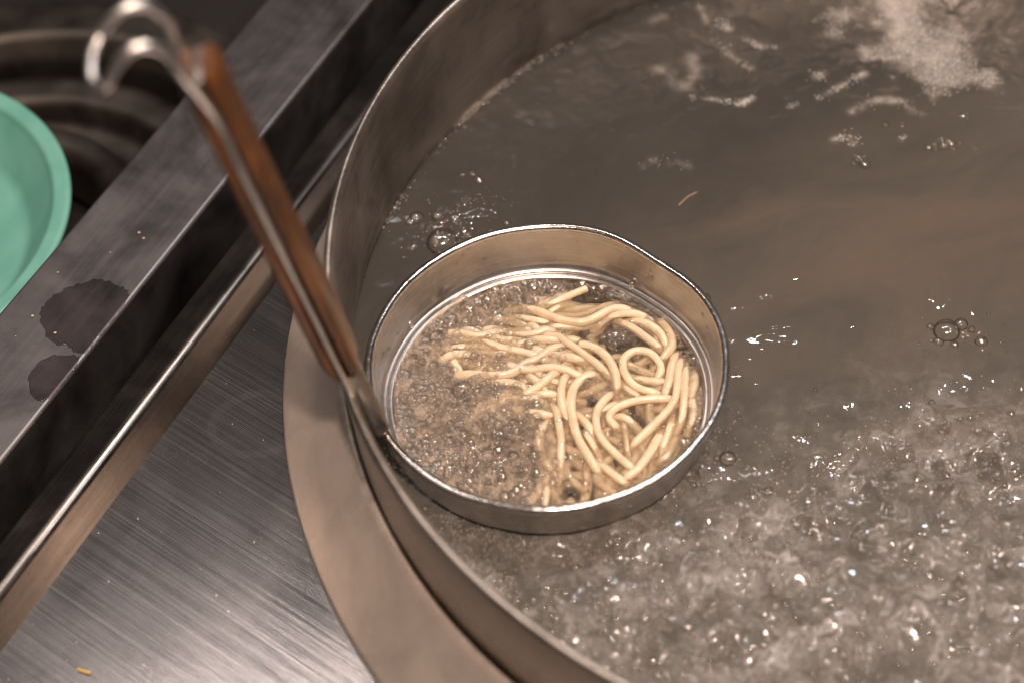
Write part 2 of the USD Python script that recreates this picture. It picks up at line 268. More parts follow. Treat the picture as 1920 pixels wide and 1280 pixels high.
# ------------------------------------------------------------------ measured shapes, millimetres
NOODLES = [
    ('short noodle end pointing at the far wall of the basket', [[34.5,25.1,1.5],[29.3,23.5,1.0],[23.8,20.7,0.5],[18.3,18.1,-0.5],[13.7,17.3,-2.0]]),
    ('thick noodle in a wide S across the far side of the tangle', [[3.9,19.5,-0.5],[10.4,16.2,0.0],[15.2,12.3,0.6],[19.8,8.2,1.0],[24.0,5.1,1.2],[28.9,3.7,1.4],[34.5,5.3,1.4],[39.8,8.9,1.3],[45.6,12.6,1.0],[50.1,13.6,0.6],[53.9,12.4,0.2],[57.0,9.9,-1.0]]),
    ('noodle arching just under the far right wall tab', [[40.8,8.6,0.2],[45.3,9.7,0.5],[49.8,10.1,0.8],[54.2,9.7,1.0],[57.9,8.2,0.8],[61.4,5.0,0.3],[63.8,1.6,-1.0]]),
    ('noodle tucked behind the wide S noodle', [[18.6,14.9,-1.5],[23.3,11.4,-1.0],[28.8,10.1,-0.6],[33.9,11.5,-0.6],[39.1,14.8,-0.8],[43.8,17.3,-1.2],[48.8,17.8,-2.0]]),
    ('farthest sunken noodle lying straight by the foam patch', [[19.3,18.1,-2.5],[25.9,16.4,-2.0],[32.6,16.4,-2.0],[39.3,16.6,-2.0],[43.8,17.3,-2.5]]),
    ('inner noodle of the nested bends at the right wall', [[52.8,6.9,0.0],[57.6,4.8,0.6],[62.1,0.7,1.0],[65.5,-3.6,1.0],[66.9,-8.0,0.6],[66.1,-12.7,-0.5]]),
    ('outer noodle hooking round by the right wall', [[63.6,4.9,-0.6],[67.7,2.1,0.5],[70.3,-3.9,1.2],[70.2,-10.3,1.3],[67.8,-14.8,1.0],[64.1,-16.8,0.0]]),
    ('straight noodle running down to the closed loop', [[47.7,5.4,-0.2],[52.4,2.7,0.3],[55.8,-1.9,0.6],[59.1,-6.9,0.6],[62.6,-9.9,0.0],[65.6,-12.4,-0.8]]),
    ('noodle curled into a round loop right of centre', [[62.6,-27.9,0.5],[64.1,-23.7,1.2],[63.2,-19.3,1.8],[60.5,-14.4,2.2],[56.4,-11.7,2.4],[51.6,-11.7,2.4],[47.5,-14.4,2.0],[46.0,-18.8,1.6],[46.3,-24.1,1.2],[47.8,-28.8,0.8],[50.0,-33.0,0.6],[54.1,-35.2,0.4],[59.4,-35.4,-0.5]]),
    ('upper of two short noodles crossing inside the loop', [[47.9,-18.9,-0.6],[52.7,-22.1,-0.3],[57.3,-24.6,-0.3],[62.0,-26.1,-0.8]]),
    ('lower of two short noodles crossing under the loop', [[47.6,-24.3,-0.8],[52.7,-27.6,-0.4],[58.4,-29.9,-0.4],[63.2,-30.3,-0.8]]),
    ('straight noodle standing between the loop and the right bundle', [[70.3,-19.1,2.0],[67.5,-24.9,2.2],[65.5,-30.9,2.2],[63.6,-35.9,1.8],[62.3,-37.9,1.0]]),
    ('long noodle slanting from the right bundle to the front', [[70.8,-21.4,1.0],[69.4,-29.4,1.5],[67.9,-37.9,2.0],[66.0,-43.3,2.2],[62.3,-48.3,2.2],[57.6,-53.0,2.0],[54.1,-55.3,1.7],[50.5,-60.4,1.0],[46.6,-63.0,-0.3]]),
    ('vertical noodle in the middle of the right bundle', [[72.2,-21.8,0.4],[72.7,-29.1,0.8],[71.7,-37.4,1.0],[70.0,-45.4,1.0],[69.8,-46.7,0.7],[68.4,-52.9,0.2],[67.2,-56.5,-1.0]]),
    ('short noodle leaning on the right mesh wall', [[77.4,-25.6,0.2],[76.7,-31.2,0.4],[74.8,-36.4,0.2],[73.3,-39.9,-0.4]]),
    ('rightmost noodle end against the basket wall', [[77.8,-33.7,-1.0],[78.4,-39.7,-0.4],[77.5,-45.0,-0.4],[75.5,-48.4,-1.0]]),
    ('noodle bending down at the lower end of the right bundle', [[73.7,-41.3,0.2],[74.9,-46.4,0.6],[73.7,-52.4,0.6],[71.0,-57.1,0.2],[68.5,-59.3,-1.0]]),
    ('thick noodle in a wide arch above the front tangle', [[65.0,-39.7,0.8],[57.9,-39.5,1.4],[51.0,-39.4,1.9],[45.0,-40.9,2.3],[40.0,-43.2,2.4],[36.8,-46.4,2.2],[36.2,-50.1,1.4],[38.1,-52.0,0.2]]),
    ('noodle bowed left of the wide arch', [[41.2,-35.3,-0.4],[36.7,-38.2,0.4],[33.1,-43.4,1.0],[31.4,-49.5,1.3],[32.2,-55.6,1.3],[34.7,-60.9,1.0],[38.0,-64.9,0.7],[41.3,-69.4,0.2],[44.5,-74.1,-0.8]]),
    ('thin noodle half hidden beside the bowed noodle', [[29.3,-50.2,-1.0],[29.2,-55.2,-0.6],[30.0,-60.8,-0.3],[32.2,-65.3,-0.6],[34.6,-68.7,-1.6]]),
    ('long noodle hanging from the centre down to the front rim', [[34.0,-23.0,-0.2],[28.8,-24.0,0.8],[25.0,-28.3,1.4],[23.0,-34.9,1.7],[22.3,-42.4,1.8],[22.8,-50.4,1.7],[24.3,-57.6,1.4],[26.6,-64.1,1.0],[29.3,-69.6,0.3],[32.0,-74.2,-0.8]]),
    ('noodle bent like a walking stick at the centre', [[24.9,-19.1,0.8],[20.7,-24.0,1.3],[18.5,-29.6,1.6],[18.0,-36.1,1.3],[18.6,-42.4,0.6],[19.6,-46.3,-0.6]]),
    ('left of the two upright noodles near the front', [[16.4,-39.3,0.4],[16.8,-47.2,0.9],[17.4,-54.6,1.0],[17.6,-61.2,0.9],[16.6,-67.1,0.3],[14.7,-73.1,-1.0]]),
    ('noodle curving out of the boiling water at the front left', [[11.7,-46.0,0.4],[8.9,-50.3,0.7],[7.3,-55.9,0.5],[7.6,-61.5,0.0],[8.9,-66.9,-0.8],[11.9,-72.1,-2.0]]),
    ('broad noodle running diagonally through the centre', [[6.5,6.7,-0.4],[12.9,3.1,0.6],[19.7,-1.7,1.2],[25.3,-6.8,1.5],[30.8,-12.8,1.7],[35.3,-17.5,1.7],[38.8,-21.4,1.4],[39.6,-24.2,0.4]]),
    ('flat cut noodle ending above the arch', [[29.2,-6.1,-0.2],[34.5,-7.7,0.6],[39.1,-11.8,1.2],[42.1,-17.7,1.6],[43.4,-24.1,1.5],[44.2,-29.5,0.8]]),
    ('noodle crossing under the bent centre noodle', [[6.0,-18.2,-0.4],[11.1,-23.0,0.2],[15.7,-26.9,0.2],[20.3,-29.8,-0.6]]),
    ('slim sunken noodle in the front gap', [[43.2,-48.9,-1.0],[44.5,-54.1,-0.5],[44.8,-60.0,-0.5],[45.5,-65.7,-0.9],[46.2,-69.5,-2.0]]),
    ('short sunken noodle under the arch', [[41.3,-46.5,-1.2],[44.9,-47.5,-0.8],[48.3,-50.2,-0.8],[50.1,-53.9,-1.4]]),
    ('dull sunken noodle behind the front diagonal one', [[65.3,-49.3,-0.6],[63.4,-55.3,-0.4],[60.6,-61.5,-0.6],[58.8,-68.5,-1.4]]),
    ('front diagonal noodle touching the near rim', [[59.0,-57.0,-0.2],[55.9,-64.0,0.7],[51.8,-70.5,1.3],[47.7,-75.8,1.1],[44.3,-78.7,0.2]]),
    ('broad cut noodle end at the near rim', [[29.2,-70.1,-0.8],[33.2,-72.7,-0.4],[37.0,-76.3,-0.4],[40.3,-80.1,-0.8]]),
    ('faint noodle below the near right rim', [[64.6,-61.1,-1.6],[61.8,-67.6,-1.3],[57.2,-71.8,-2.0]]),
    ('pale noodle surfacing among the bubbles at the left', [[-30.7,-3.7,-2.0],[-25.1,-2.2,-0.6],[-19.0,-2.2,-0.1],[-12.5,-3.5,-0.1],[-6.7,-6.4,-0.7],[-2.4,-7.9,-1.6]]),
    ('noodle bending down beside the big central bubble', [[-19.3,-17.9,-2.0],[-11.7,-20.6,-0.8],[-4.3,-22.9,-0.2],[2.5,-26.1,0.0],[8.6,-31.7,-0.2],[12.4,-38.3,-1.4]]),
    ('frothy noodle far left of the tangle', [[-23.2,6.3,-2.0],[-17.6,5.9,-0.8],[-12.0,7.4,-0.3],[-6.5,6.9,-0.3],[0.6,5.2,-0.4],[7.8,5.9,-0.8]]),
    ('noodle leading into the frothy strands at the far side', [[-5.0,15.1,-1.6],[0.6,14.9,-0.7],[6.5,11.4,-0.3],[12.9,7.6,0.0],[18.8,5.9,-0.4]]),
    ('stub of noodle left of the centre', [[-2.4,-12.4,-0.8],[-1.0,-17.9,-0.3],[-0.2,-21.6,-1.0]]),
    ('stub of noodle nearer the centre', [[3.1,-16.5,-0.8],[4.9,-22.0,-0.3],[6.6,-25.7,-1.0]]),
    ('noodle sloping across the middle of the basket', [[-0.2,-8.2,-1.0],[4.8,-15.1,-0.1],[9.9,-20.8,0.3],[15.0,-24.8,0.3],[20.1,-28.3,-0.3]]),
    ('leftmost noodle scrap among dark bubbles', [[-25.6,-8.6,-1.0],[-24.9,-14.0,-0.5],[-23.5,-16.9,-1.4]]),
    ('froth covered noodle strand over the centre', [[-10.7,1.0,-0.6],[-4.1,-0.8,0.0],[3.0,-0.4,0.3],[11.1,-2.0,0.4],[17.5,-4.4,0.0]]),
    ('sunken noodle below the central bubbles', [[25.3,-33.6,-1.6],[29.7,-33.1,-1.0],[35.2,-30.9,-1.0],[39.3,-27.4,-1.6]]),
    ('noodle slipping under the arch', [[45.1,-28.2,-0.4],[46.8,-33.5,-0.1],[49.6,-37.1,-0.2],[53.8,-38.3,-0.9]]),
]
SPLASH1 = [[-209.9, 36.7], [-206.3, 43.9], [-201.1, 48.4], [-193.7, 51.5], [-185.4, 53.8], [-176.5, 49.1], [-171.0, 44.7], [-172.0, 37.9], [-178.5, 25.0], [-184.3, 15.8], [-189.3, 9.7], [-196.2, 14.5], [-204.0, 18.9], [-208.1, 27.9]]
SPLASH2 = [[-211.6, -1.8], [-209.4, 3.9], [-204.9, 9.4], [-197.6, 9.9], [-190.1, 8.0], [-193.0, -1.3], [-197.0, -7.9], [-201.8, -14.4], [-206.2, -15.1], [-209.4, -10.2]]
CRUMBS = [([-168.3, 80.5, 2.2], 0.6), ([-165.9, 76.7, 2.2], 0.55), ([-204.1, 59.4, 2.2], 0.4), ([-213.1, 33.8, 2.2], 0.6), ([-180.8, 69.3, 2.2], 0.35), ([-219.6, 22.7, 2.2], 0.3), ([-202.0, 22.8, 2.2], 0.6)]
TABS = [([54.8, 22.5, 5.5], 0), ([-44.2, 8.9, 5.5], 0), ([74.1, -79.7, 4.0], 0)]
SHANKP = [[-63.9, -71.3, 79.0], [-62.9, -69.4, 70.0], [-61.6, -65.7, 58.0], [-59.5, -64.4, 46.0], [-57.3, -64.9, 36.0], [-55.2, -66.6, 29.5]]
HOOK = [[-95.3, -98.5, 254.9], [-97.0, -99.3, 261.9], [-99.6, -100.4, 266.9], [-103.7, -102.0, 270.4], [-108.5, -103.8, 269.9], [-113.4, -105.4, 265.1], [-116.8, -106.5, 259.9], [-120.1, -104.6, 257.2], [-122.3, -99.4, 257.0], [-122.5, -93.4, 259.1], [-119.8, -86.4, 262.2], [-114.8, -84.7, 267.6], [-109.4, -82.8, 269.9], [-104.6, -81.0, 268.1], [-101.1, -79.5, 262.7], [-99.3, -78.7, 257.1], [-99.0, -78.5, 251.1]]
BIGBUB = [[-32.5, 4.1, 3.42], [-5.1, 12.3, 2.9], [8.2, -4.2, 2.9], [-22.7, -25.8, 4.48], [8.4, -35.6, 3.69], [-19.8, -8.6, 2.37], [-8.0, -32.7, 1.84], [45.0, -3.2, 3.42], [31.1, -28.6, 1.98], [39.4, -32.8, 1.58], [21.5, -13.7, 2.37], [-5.8, -10.6, 1.84], [-16.6, -10.3, 2.11], [-39.4, -8.1, 1.84], [39.8, -3.4, 1.32], [49.7, -2.2, 1.45], [24.0, 1.0, 1.19], [52.5, 18.3, 1.05], [38.7, 18.9, 0.95], [61.7, 10.7, 0.79], [64.2, 8.3, 0.58], [65.7, 6.7, 0.47], [61.7, 7.8, 0.53], [40.2, -55.7, 1.0], [47.6, -46.7, 0.79], [56.9, -44.2, 0.74], [60.6, -43.9, 0.53], [53.2, -43.9, 0.58], [45.1, -45.8, 0.47], [66.2, -60.8, 0.9], [12.5, -52.4, 0.58], [3.3, -48.2, 0.68], [69.5, -56.8, 0.79], [38.5, -23.8, 1.0], [57.8, -19.4, 1.32], [51.6, -17.3, 0.58], [-37.2, -59.4, 0.95], [-35.3, -60.8, 0.74], [-44.6, -43.9, 1.05], [12.3, -51.8, 0.79], [-5.7, -66.0, 1.05], [9.2, -68.3, 0.68]]
POTBUB = [[-28.3, 62.1, 7.21], [-39.6, 77.8, 3.49], [-29.5, 76.8, 3.02], [-22.0, 66.5, 2.56], [-18.2, 68.8, 1.63], [-15.9, 65.9, 1.63], [-42.6, 76.1, 2.33], [-17.2, 104.1, 1.4], [-12.6, 105.0, 1.4], [1.7, 72.5, 1.86], [188.2, -12.5, 5.81], [195.1, -9.5, 3.02], [201.7, -19.9, 2.79], [183.6, -18.1, 2.33], [190.1, -20.2, 1.86], [199.0, -12.9, 1.63], [181.8, -9.4, 1.63], [168.2, 95.0, 2.09], [170.6, 91.2, 2.56], [165.8, 92.4, 1.63], [209.2, 99.5, 2.56], [213.3, 100.9, 1.86], [205.1, 97.5, 1.63], [201.6, 99.3, 1.86], [217.1, 101.2, 1.63], [208.9, 104.3, 1.63], [85.5, -72.3, 3.49], [86.2, 16.3, 3.02], [89.7, 6.6, 1.63], [184.7, 116.7, 1.86]]
FOAM1 = [[197.6, 219.3], [192.5, 183.0], [187.8, 163.7], [201.1, 150.6], [210.2, 130.6], [222.5, 140.6], [238.1, 140.7], [238.1, 165.9], [228.0, 180.9], [222.5, 193.7], [238.4, 206.2], [243.6, 218.2]]
FOAM2 = [[166.0, 200.2], [164.8, 184.1], [172.0, 179.3], [181.5, 188.2], [184.8, 200.1], [173.2, 203.4]]
CLUSTERS = [(169.5, 94.9, 16, 2.7, 1.4), (209.2, 99.5, 26, 3.6, 1.3), (222.7, 116.2, 14, 4.1, 1.1), (118.9, 199.4, 16, 1.8, 1.0), (-24.5, 65.1, 50, 7.3, 1.2), (-9.9, 87.5, 40, 6.4, 0.9), (194.6, 115.6, 8, 2.7, 0.9), (189.0, -14.1, 22, 10.0, 0.9), (204.0, -20.1, 12, 7.3, 0.8)]
WISPS = [([[94.1, 147.1], [104.1, 144.1], [114.0, 140.4], [124.5, 141.9]], 150, 1.0, 0.6), ([[111.5, 141.4], [118.9, 138.4], [124.5, 141.5]], 160, 1.2, 0.8), ([[107.1, 213.1], [110.4, 196.3], [111.9, 186.1], [118.2, 173.5], [127.3, 162.7]], 130, 1.2, 0.6), ([[127.6, 184.3], [134.6, 177.5], [139.9, 177.0]], 90, 1.2, 0.7), ([[157.6, 138.3], [169.2, 146.5], [180.7, 152.8]], 160, 1.5, 0.7), ([[171.2, 127.4], [182.5, 133.6], [194.8, 130.4], [201.0, 122.3]], 130, 2, 0.5), ([[159.4, 109.6], [165.8, 110.4], [167.6, 105.8]], 120, 1.8, 0.7), ([[157.4, 153.5], [160.2, 155.1]], 80, 2, 0.6), ([[116.2, 199.7], [119.4, 193.3]], 120, 2.2, 0.7), ([[68.8, 102.0], [76.6, 104.8], [88.7, 99.9]], 60, 2.5, 0.4), ([[83.3, 167.6], [94.9, 154.7], [99.8, 173.6]], 70, 5, 0.4), ([[84.4, 203.4], [93.2, 210.6]], 60, 3, 0.4), ([[141.5, 134.4], [144.2, 135.2]], 50, 1.0, 0.5), ([[190.4, 106.3], [191.9, 107.5]], 50, 0.8, 0.5), ([[241.8, 146.1], [237.7, 138.9]], 100, 2.5, 0.6), ([[252.6, 172.2], [256.9, 167.7]], 40, 2, 0.4)]
MARKS = [(-114.4, -21.0, 21.6, 18.8, 4.0, 'large faint ring of dried water on the counter beside the flange'), (-139.4, -38.2, 4.5, 4.2, 0.7, 'small dried ring on the dark middle of the counter'), (-151.7, -33.0, 3.4, 3.3, 0.6, 'smallest faint dried ring left of the small one')]
# ------------------------------------------------------------------ the kettle
PC = np.array([0.1776, -0.0130]); PR = 0.2516; PZ = 0.0695
BC = np.array([0.0138, -0.0338]); BR = 0.0752; BZ = 0.0262
pot = thing('noodle_kettle', 'large round steel kettle full of boiling cooking water', 'kettle', (PC[0], PC[1], 0))
inner = [(0.0, -0.16), (0.17, -0.16), (0.225, -0.13), (0.246, -0.09), (PR - 0.0026, -0.03), (PR - 0.0026, PZ - 0.004)]
outer = [(PR - 0.0002, PZ - 0.004), (PR - 0.0012, 0.045), (0.2478, 0.0200), (0.2478, 0.004)]
obj('wall', lathe(rounded([(0.0005, -0.16)] + inner[1:], 0.03, 8), 320), POT, pot)
obj('outer_wall', lathe(outer, 320), POT, pot)
rimp = [(PR - 0.0013 + 0.0021 * math.cos(t) * 0.95, PZ - 0.0028 + 0.0028 * math.sin(t)) for t in np.linspace(-0.5, math.pi + 0.5, 14)]
obj('rim', lathe(rimp, 320), RIMS, pot)
def fdev(a, z): return 0.0005 * np.sin(3 * a + 1) + 0.0003 * np.sin(7 * a)
flp = rounded([(0.2498, 0.004), (0.2500, 0.0165), (0.2510, 0.0182), (0.2540, 0.0172), (0.2580, 0.0126), (0.2640, 0.0056), (0.2792, -0.0104), (0.2800, -0.0118), (0.2800, -0.0178)], 0.0018, 5)
flp_old = rounded([(0.2498, 0.004), (0.2500, 0.0165), (0.2510, 0.0182), (0.2540, 0.0172), (0.2792, -0.0104), (0.2800, -0.0118), (0.2800, -0.0178)], 0.0018, 5)
fm = lathe(flp, 320, dev=fdev); fo = obj('flange', fm, FLANGE, pot, smooth=True)
FR_ = np.hypot(fm.vertices[:, 0], fm.vertices[:, 1])
def varying(p, name, v):
    UsdGeom.PrimvarsAPI(UsdGeom.Mesh(p)).CreatePrimvar(name, Sdf.ValueTypeNames.FloatArray, 'vertex').Set(Vt.FloatArray.FromNumpy(np.asarray(v, np.float32)))
varying(fo, 'grime', np.clip(.55 * sm(-FR_, -.2555, -.2500) + .06, 0, 1))
# ------------------------------------------------------------------ counter with raised edge, dark strip, stove
DV = np.array([math.cos(math.radians(60.3)), math.sin(math.radians(60.3))]); NV = np.array([DV[1], -DV[0]])
def line_prism(prof, s0, s1, m=2):
    prof = np.asarray(prof, float); s = np.linspace(s0, s1, m)
    V = np.array([[*(NV * u + DV * t), z] for t in s for u, z in prof]); k = len(prof)
    F = []
    for i in range(m - 1):
        for j in range(k - 1):
            a, b, c, d = i * k + j, i * k + j + 1, (i + 1) * k + j + 1, (i + 1) * k + j
            F += [(a, b, c), (a, c, d)]
    return trimesh.Trimesh(V, F, process=False)
ZC = -0.0180
U5, U3, U4, U2, U1 = -0.1233, -0.1330, -0.1484, -0.1670, -0.2173
S0, S1 = -0.75, 0.95
far = [NV * (U5 - 0.0006) + DV * S0, NV * (U5 - 0.0006) + DV * S1, NV * 0.75 + DV * S1, NV * 0.75 + DV * S0]
cpoly = Polygon(far).difference(Point(*PC).buffer(0.262, 64))
counter = thing('steel_counter', 'brushed steel counter top with a raised ridge round the kettle', 'counter')
obj('top', tri2d(cpoly, ZC), COUNTER, counter, smooth=False)
ridge = np.vstack([[(U5, ZC + 0.00005)], rounded([(U5 - 0.00002, ZC + 0.00008), (U3 + 0.0005, -0.0044), (U4 + 0.001, -0.0066)], 0.0035, 12), rounded([(U4 + 0.0009, -0.0067), (U4, -0.0074), (U4, -0.11)], 0.0006, 4)])
obj('ridge', line_prism(ridge, S0, S1), RIDGE, counter)
strip = thing('steel_strip', 'dark steel strip with water splashes between counter and stove', 'worktop')
sp = rounded([(U2, -0.11), (U2, 0.0008), (U2 - 0.0012, 0.0020), (U1 + 0.001, 0.0020), (U1, 0.0010), (U1, -0.11)], 0.001, 5)
obj('top', line_prism(sp, S0, S1), STRIP, strip)
floor = [NV * (U5 + 0.002) + DV * S0, NV * (U5 + 0.002) + DV * S1, NV * -0.9 + DV * S1, NV * -0.9 + DV * S0]
obj('stove_floor', tri2d(Polygon(floor), -0.1105), BLACK, smooth=False, label='black grimy recess floor under the stove ring', cat='floor', kind='structure')
ring = thing('stove_ring', 'round stepped steel stove ring behind the mint bowl', 'stove ring', (-0.2600, 0.168, -0.108))
obj('support_ring', lathe(rounded([(0.0735, -0.004), (0.0735, 0.034), (0.068, 0.040), (0.058, 0.040), (0.052, 0.034), (0.050, 0.010)], 0.004, 5), 128), STOVE, ring)
obj('drip_pan', lathe(rounded([(0.128, -0.003), (0.128, 0.020), (0.121, 0.026), (0.105, 0.024), (0.099, 0.010), (0.088, 0.008), (0.080, -0.001)], 0.004, 5), 128), STOVE, ring)
obj('outer_step', lathe(rounded([(0.185, -0.004), (0.185, 0.028), (0.178, 0.034), (0.150, 0.034), (0.143, 0.02), (0.140, -0.003)], 0.004, 5), 128), STOVE, ring)
obj('burner', lathe(rounded([(0.0005, 0.012), (0.020, 0.012), (0.024, 0.008), (0.026, -0.003)], 0.003, 5), 64), BLACK, ring)
bowl = lathe(rounded([(0.0005, -0.035), (0.050, -0.034), (0.078, -0.026), (0.094, -0.004), (0.0955, -0.0008), (0.1025, 0.0), (0.1042, -0.0010), (0.1042, -0.003), (0.097, -0.006), (0.081, -0.029), (0.05, -0.039), (0.0005, -0.040)], 0.004, 6), 160, center=(0, 0))
bowl.apply_translation((-0.3135, 0.1260, -0.020))
obj('mint_bowl', bowl, MINT, label='mint green plastic bowl with a pale wide rim', cat='bowl')
# splashes on the strip: thin uneven films of water
def blob(cx, cy, pts, seed, h=0.00022):
    th = np.linspace(0, 2 * np.pi, 120, endpoint=False); r = np.random.default_rng(seed)
    P = spline(np.array(pts, float), 0.8, closed=True)
    c = P.mean(0); d = P - c
    k = 1 + 0.09 * (meshkit.fbm(np.c_[P * 0.55, np.zeros(len(P))], 4, seed) - .5) * 2
    P = c + d * k[:, None]
    rings = []
    for s, z in ((1.0, 0.0), (0.985, 0.6), (0.95, 1.0), (0.6, 1.05), (0.2, 1.05)):
        rings.append(np.c_[(c + (P - c) * s) * MM, np.full(len(P), 0.00202 + 0.00002 + h * z)])
    V = np.vstack(rings + [np.array([[*(c * MM), 0.00204 + h * 1.05]])]); n = len(P); F = []
    for i in range(4):
        for j in range(n):
            a, b = i * n + j, i * n + (j + 1) % n; F += [(a, b, b + n), (a, b + n, a + n)]
    for j in range(n): F.append((4 * n + j, 4 * n + (j + 1) % n, len(V) - 1))
    m = trimesh.Trimesh(V, F, process=False)
    if m.face_normals[:, 2].mean() < 0: m.invert()
    return m
obj('water_splash', blob(0, 0, SPLASH1, 3), PUDDLE, label='larger dark wet patch on the steel strip', cat='splash', smooth=30)
obj('water_splash', blob(0, 0, SPLASH2, 5), PUDDLE, label='smaller dark wet patch below the larger one on the strip', cat='splash', smooth=30)
def crumb(p, r, seed):
    m = trimesh.creation.icosphere(2, 1.0); m.vertices *= (1 + .5 * (meshkit.fbm(m.vertices * 1.5, 2, seed) - .5))[:, None]
    m.vertices *= np.array([r * 1.2, r, r * .7]); m.apply_translation(np.array(p) + [0, 0, r * .5]); return m
for i, (p, r) in enumerate(CRUMBS):
    obj('crumb', crumb(np.array(p) * MM, r * MM, i), CRUMB, label='tiny tan crumb on the dark steel strip', cat='crumb', group='crumbs on the steel strip')
sc = spline(np.array([(-182.5, -139.0, -17.2), (-180.0, -140.3, -17.1), (-177.6, -141.1, -17.2)]) * MM, .0005)
obj('food_scrap', sweep(sc, 0.0006, 8), SCRAP, label='small yellow noodle scrap on the counter front', cat='food scrap')
dust = []
for k in range(80):
    s_, u_ = rng.uniform(-0.30, 0.10), rng.uniform(U5 + .003, 0.0); p = NV * u_ + DV * s_
    if np.hypot(*(p - PC)) < 0.284: continue
    m = trimesh.creation.icosphere(1, rng.uniform(.0001, .0003)); m.vertices[:, 2] *= .5; m.apply_translation([*p, ZC + .0001]); dust.append(m)
obj('flour_specks', cat(dust), plain('flour', (0.75, 0.68, 0.6), 0.6), label='fine pale specks of flour scattered on the counter', cat='specks', kind='stuff')

for (cx, cy, rx, ry, w_, lab) in MARKS:
    n_ = 90; th = np.linspace(0, 2 * np.pi, n_, endpoint=False); k_ = 1 + .12 * (meshkit.noise(np.c_[np.cos(th) * 1.5, np.sin(th) * 1.5, th * 0 + cx], 3) - .5)
    o_ = np.c_[cx + rx * k_ * np.cos(th), cy + ry * k_ * np.sin(th)]; i_ = np.c_[cx + (rx - w_) * k_ * np.cos(th), cy + (ry - w_) * k_ * np.sin(th)]
    zt = ZC + .00006; V = np.vstack([np.c_[o_ * MM, np.full(n_, zt - .00003)], np.c_[(o_ * .6 + i_ * .4) * MM, np.full(n_, zt)], np.c_[i_ * MM, np.full(n_, zt - .00003)]]); F = []
    for q_ in (0, 1):
        for t_ in range(n_):
            a, c = q_ * n_ + t_, q_ * n_ + (t_ + 1) % n_; F += [(a, c, c + n_), (a, c + n_, a + n_)]
    obj('water_mark', trimesh.Trimesh(V, F, process=False), DRYMARK, label=lab, cat='water mark', smooth=True)
# ------------------------------------------------------------------ strainer basket
def bdev(a, z):
    k = np.clip((z + 0.02) / 0.046, 0, 1)
    d = (a - math.radians(44) + np.pi) % (2 * np.pi) - np.pi
    return k * (-0.0034 * np.exp(-(d / 0.26) ** 2) + 0.0008 * np.cos(2 * (a - 1.5))) + 0.00012 * np.sin(11 * a)
st = thing('noodle_strainer', 'steel noodle strainer basket with upright wooden handle hanging in the kettle', 'strainer', (BC[0], BC[1], 0))
coll = [(BR - 0.0007, BZ), (0.0730, 0.014), (0.0716, 0.0066), (0.0702, 0.0046), (0.0682, 0.0032), (0.0676, -0.004)]
coll_o = [(0.0676 + 0.0009, -0.004), (0.0694, 0.0020), (0.0715, 0.0040), (0.0725, 0.0066), (0.0739, 0.014), (BR + 0.0003, BZ)]
obj('collar', lathe(rounded(coll, .003, 5).tolist() + rounded(coll_o, .003, 5).tolist(), 288, dev=bdev), COLLAR, st)
a_ = np.linspace(0, 2 * np.pi, 420, endpoint=False)
def ringpath(R, z): r_ = R + bdev(a_, np.full_like(a_, z)); return np.c_[r_ * np.cos(a_), r_ * np.sin(a_), np.full_like(a_, z)]
br_ = 0.00185 * (1 + 0.07 * (meshkit.fbm(np.c_[np.cos(a_) * 30, np.sin(a_) * 30, a_ * 0], 2, 4) - .5))
obj('rim_bead', sweep(ringpath(BR, BZ), br_, 14, closed=True), BEAD, st)
obj('mesh_ring', sweep(ringpath(0.0696, 0.0044), 0.0008, 10, closed=True), WIRE, st)
obj('mesh_ring', sweep(ringpath(0.0674, 0.0026), 0.0011, 10, closed=True), WIRE, st)
def mr(z): # bowl of mesh
    t = np.clip(-z / 0.075, 0, 1); return 0.0664 * np.sqrt(1 - (0.92 * t) ** 2.6)
wires = []
zz = np.array([0.0, -.004, -.010, -.018, -.028, -.040, -.052, -.063, -.071, -.075])
def thin(P, r, closed):
    return sweep(P, r, 3, closed=closed, cap=False)
for k in range(250):
    a = 2 * np.pi * k / 250; wires.append(thin(np.c_[mr(zz) * math.cos(a), mr(zz) * math.sin(a), zz], 0.00022, False))
a2 = np.linspace(0, 2 * np.pi, 120, endpoint=False)
for z in np.r_[np.arange(-.001, -.03, -.0016), np.arange(-.03, -.0745, -.0024)]:
    wires.append(thin(np.c_[mr(z) * np.cos(a2), mr(z) * np.sin(a2), a2 * 0 + z], 0.0002, True))
obj('mesh', cat(wires), MESHW, st, smooth=True, kind='stuff')
for p, az in TABS:
    P = np.array(p) * MM - [BC[0], BC[1], 0]; rad = P[:2] / np.hypot(*P[:2]); o = np.array([*rad, 0])
    Q = np.array([P + o * .0012 + [0, 0, -.0062], P - o * .0006 + [0, 0, -.003], P - o * .0012 + [0, 0, .0002], P - o * .0004 + [0, 0, .0022]])
    obj('tab', sweep(spline(Q, .0004), np.linspace(.0011, .00075, len(spline(Q, .0004))), 10, sx=1.25, sy=.8), WIRE, st)
dr = []; rd = np.random.default_rng(31)
for k in range(26):
    a, z = rd.uniform(.2, 2.9), rd.uniform(.009, .0235); R_ = np.interp(z, [.0066, .014, .0262], [.0716, .0730, .0745]) + float(bdev(np.array([a]), np.array([z]))[0]); r = rd.uniform(.00025, .0008)
    m = trimesh.creation.icosphere(2, r); m.vertices *= [1, 1, rd.uniform(1, 1.7)]; m.vertices[:, 0] *= .5; T_r = trimesh.transformations.rotation_matrix(a, [0, 0, 1]); m.apply_transform(T_r); m.apply_translation([R_ * math.cos(a), R_ * math.sin(a), z]); dr.append(m)
obj('droplets', cat(dr), DROP, st, smooth=True, kind='stuff')
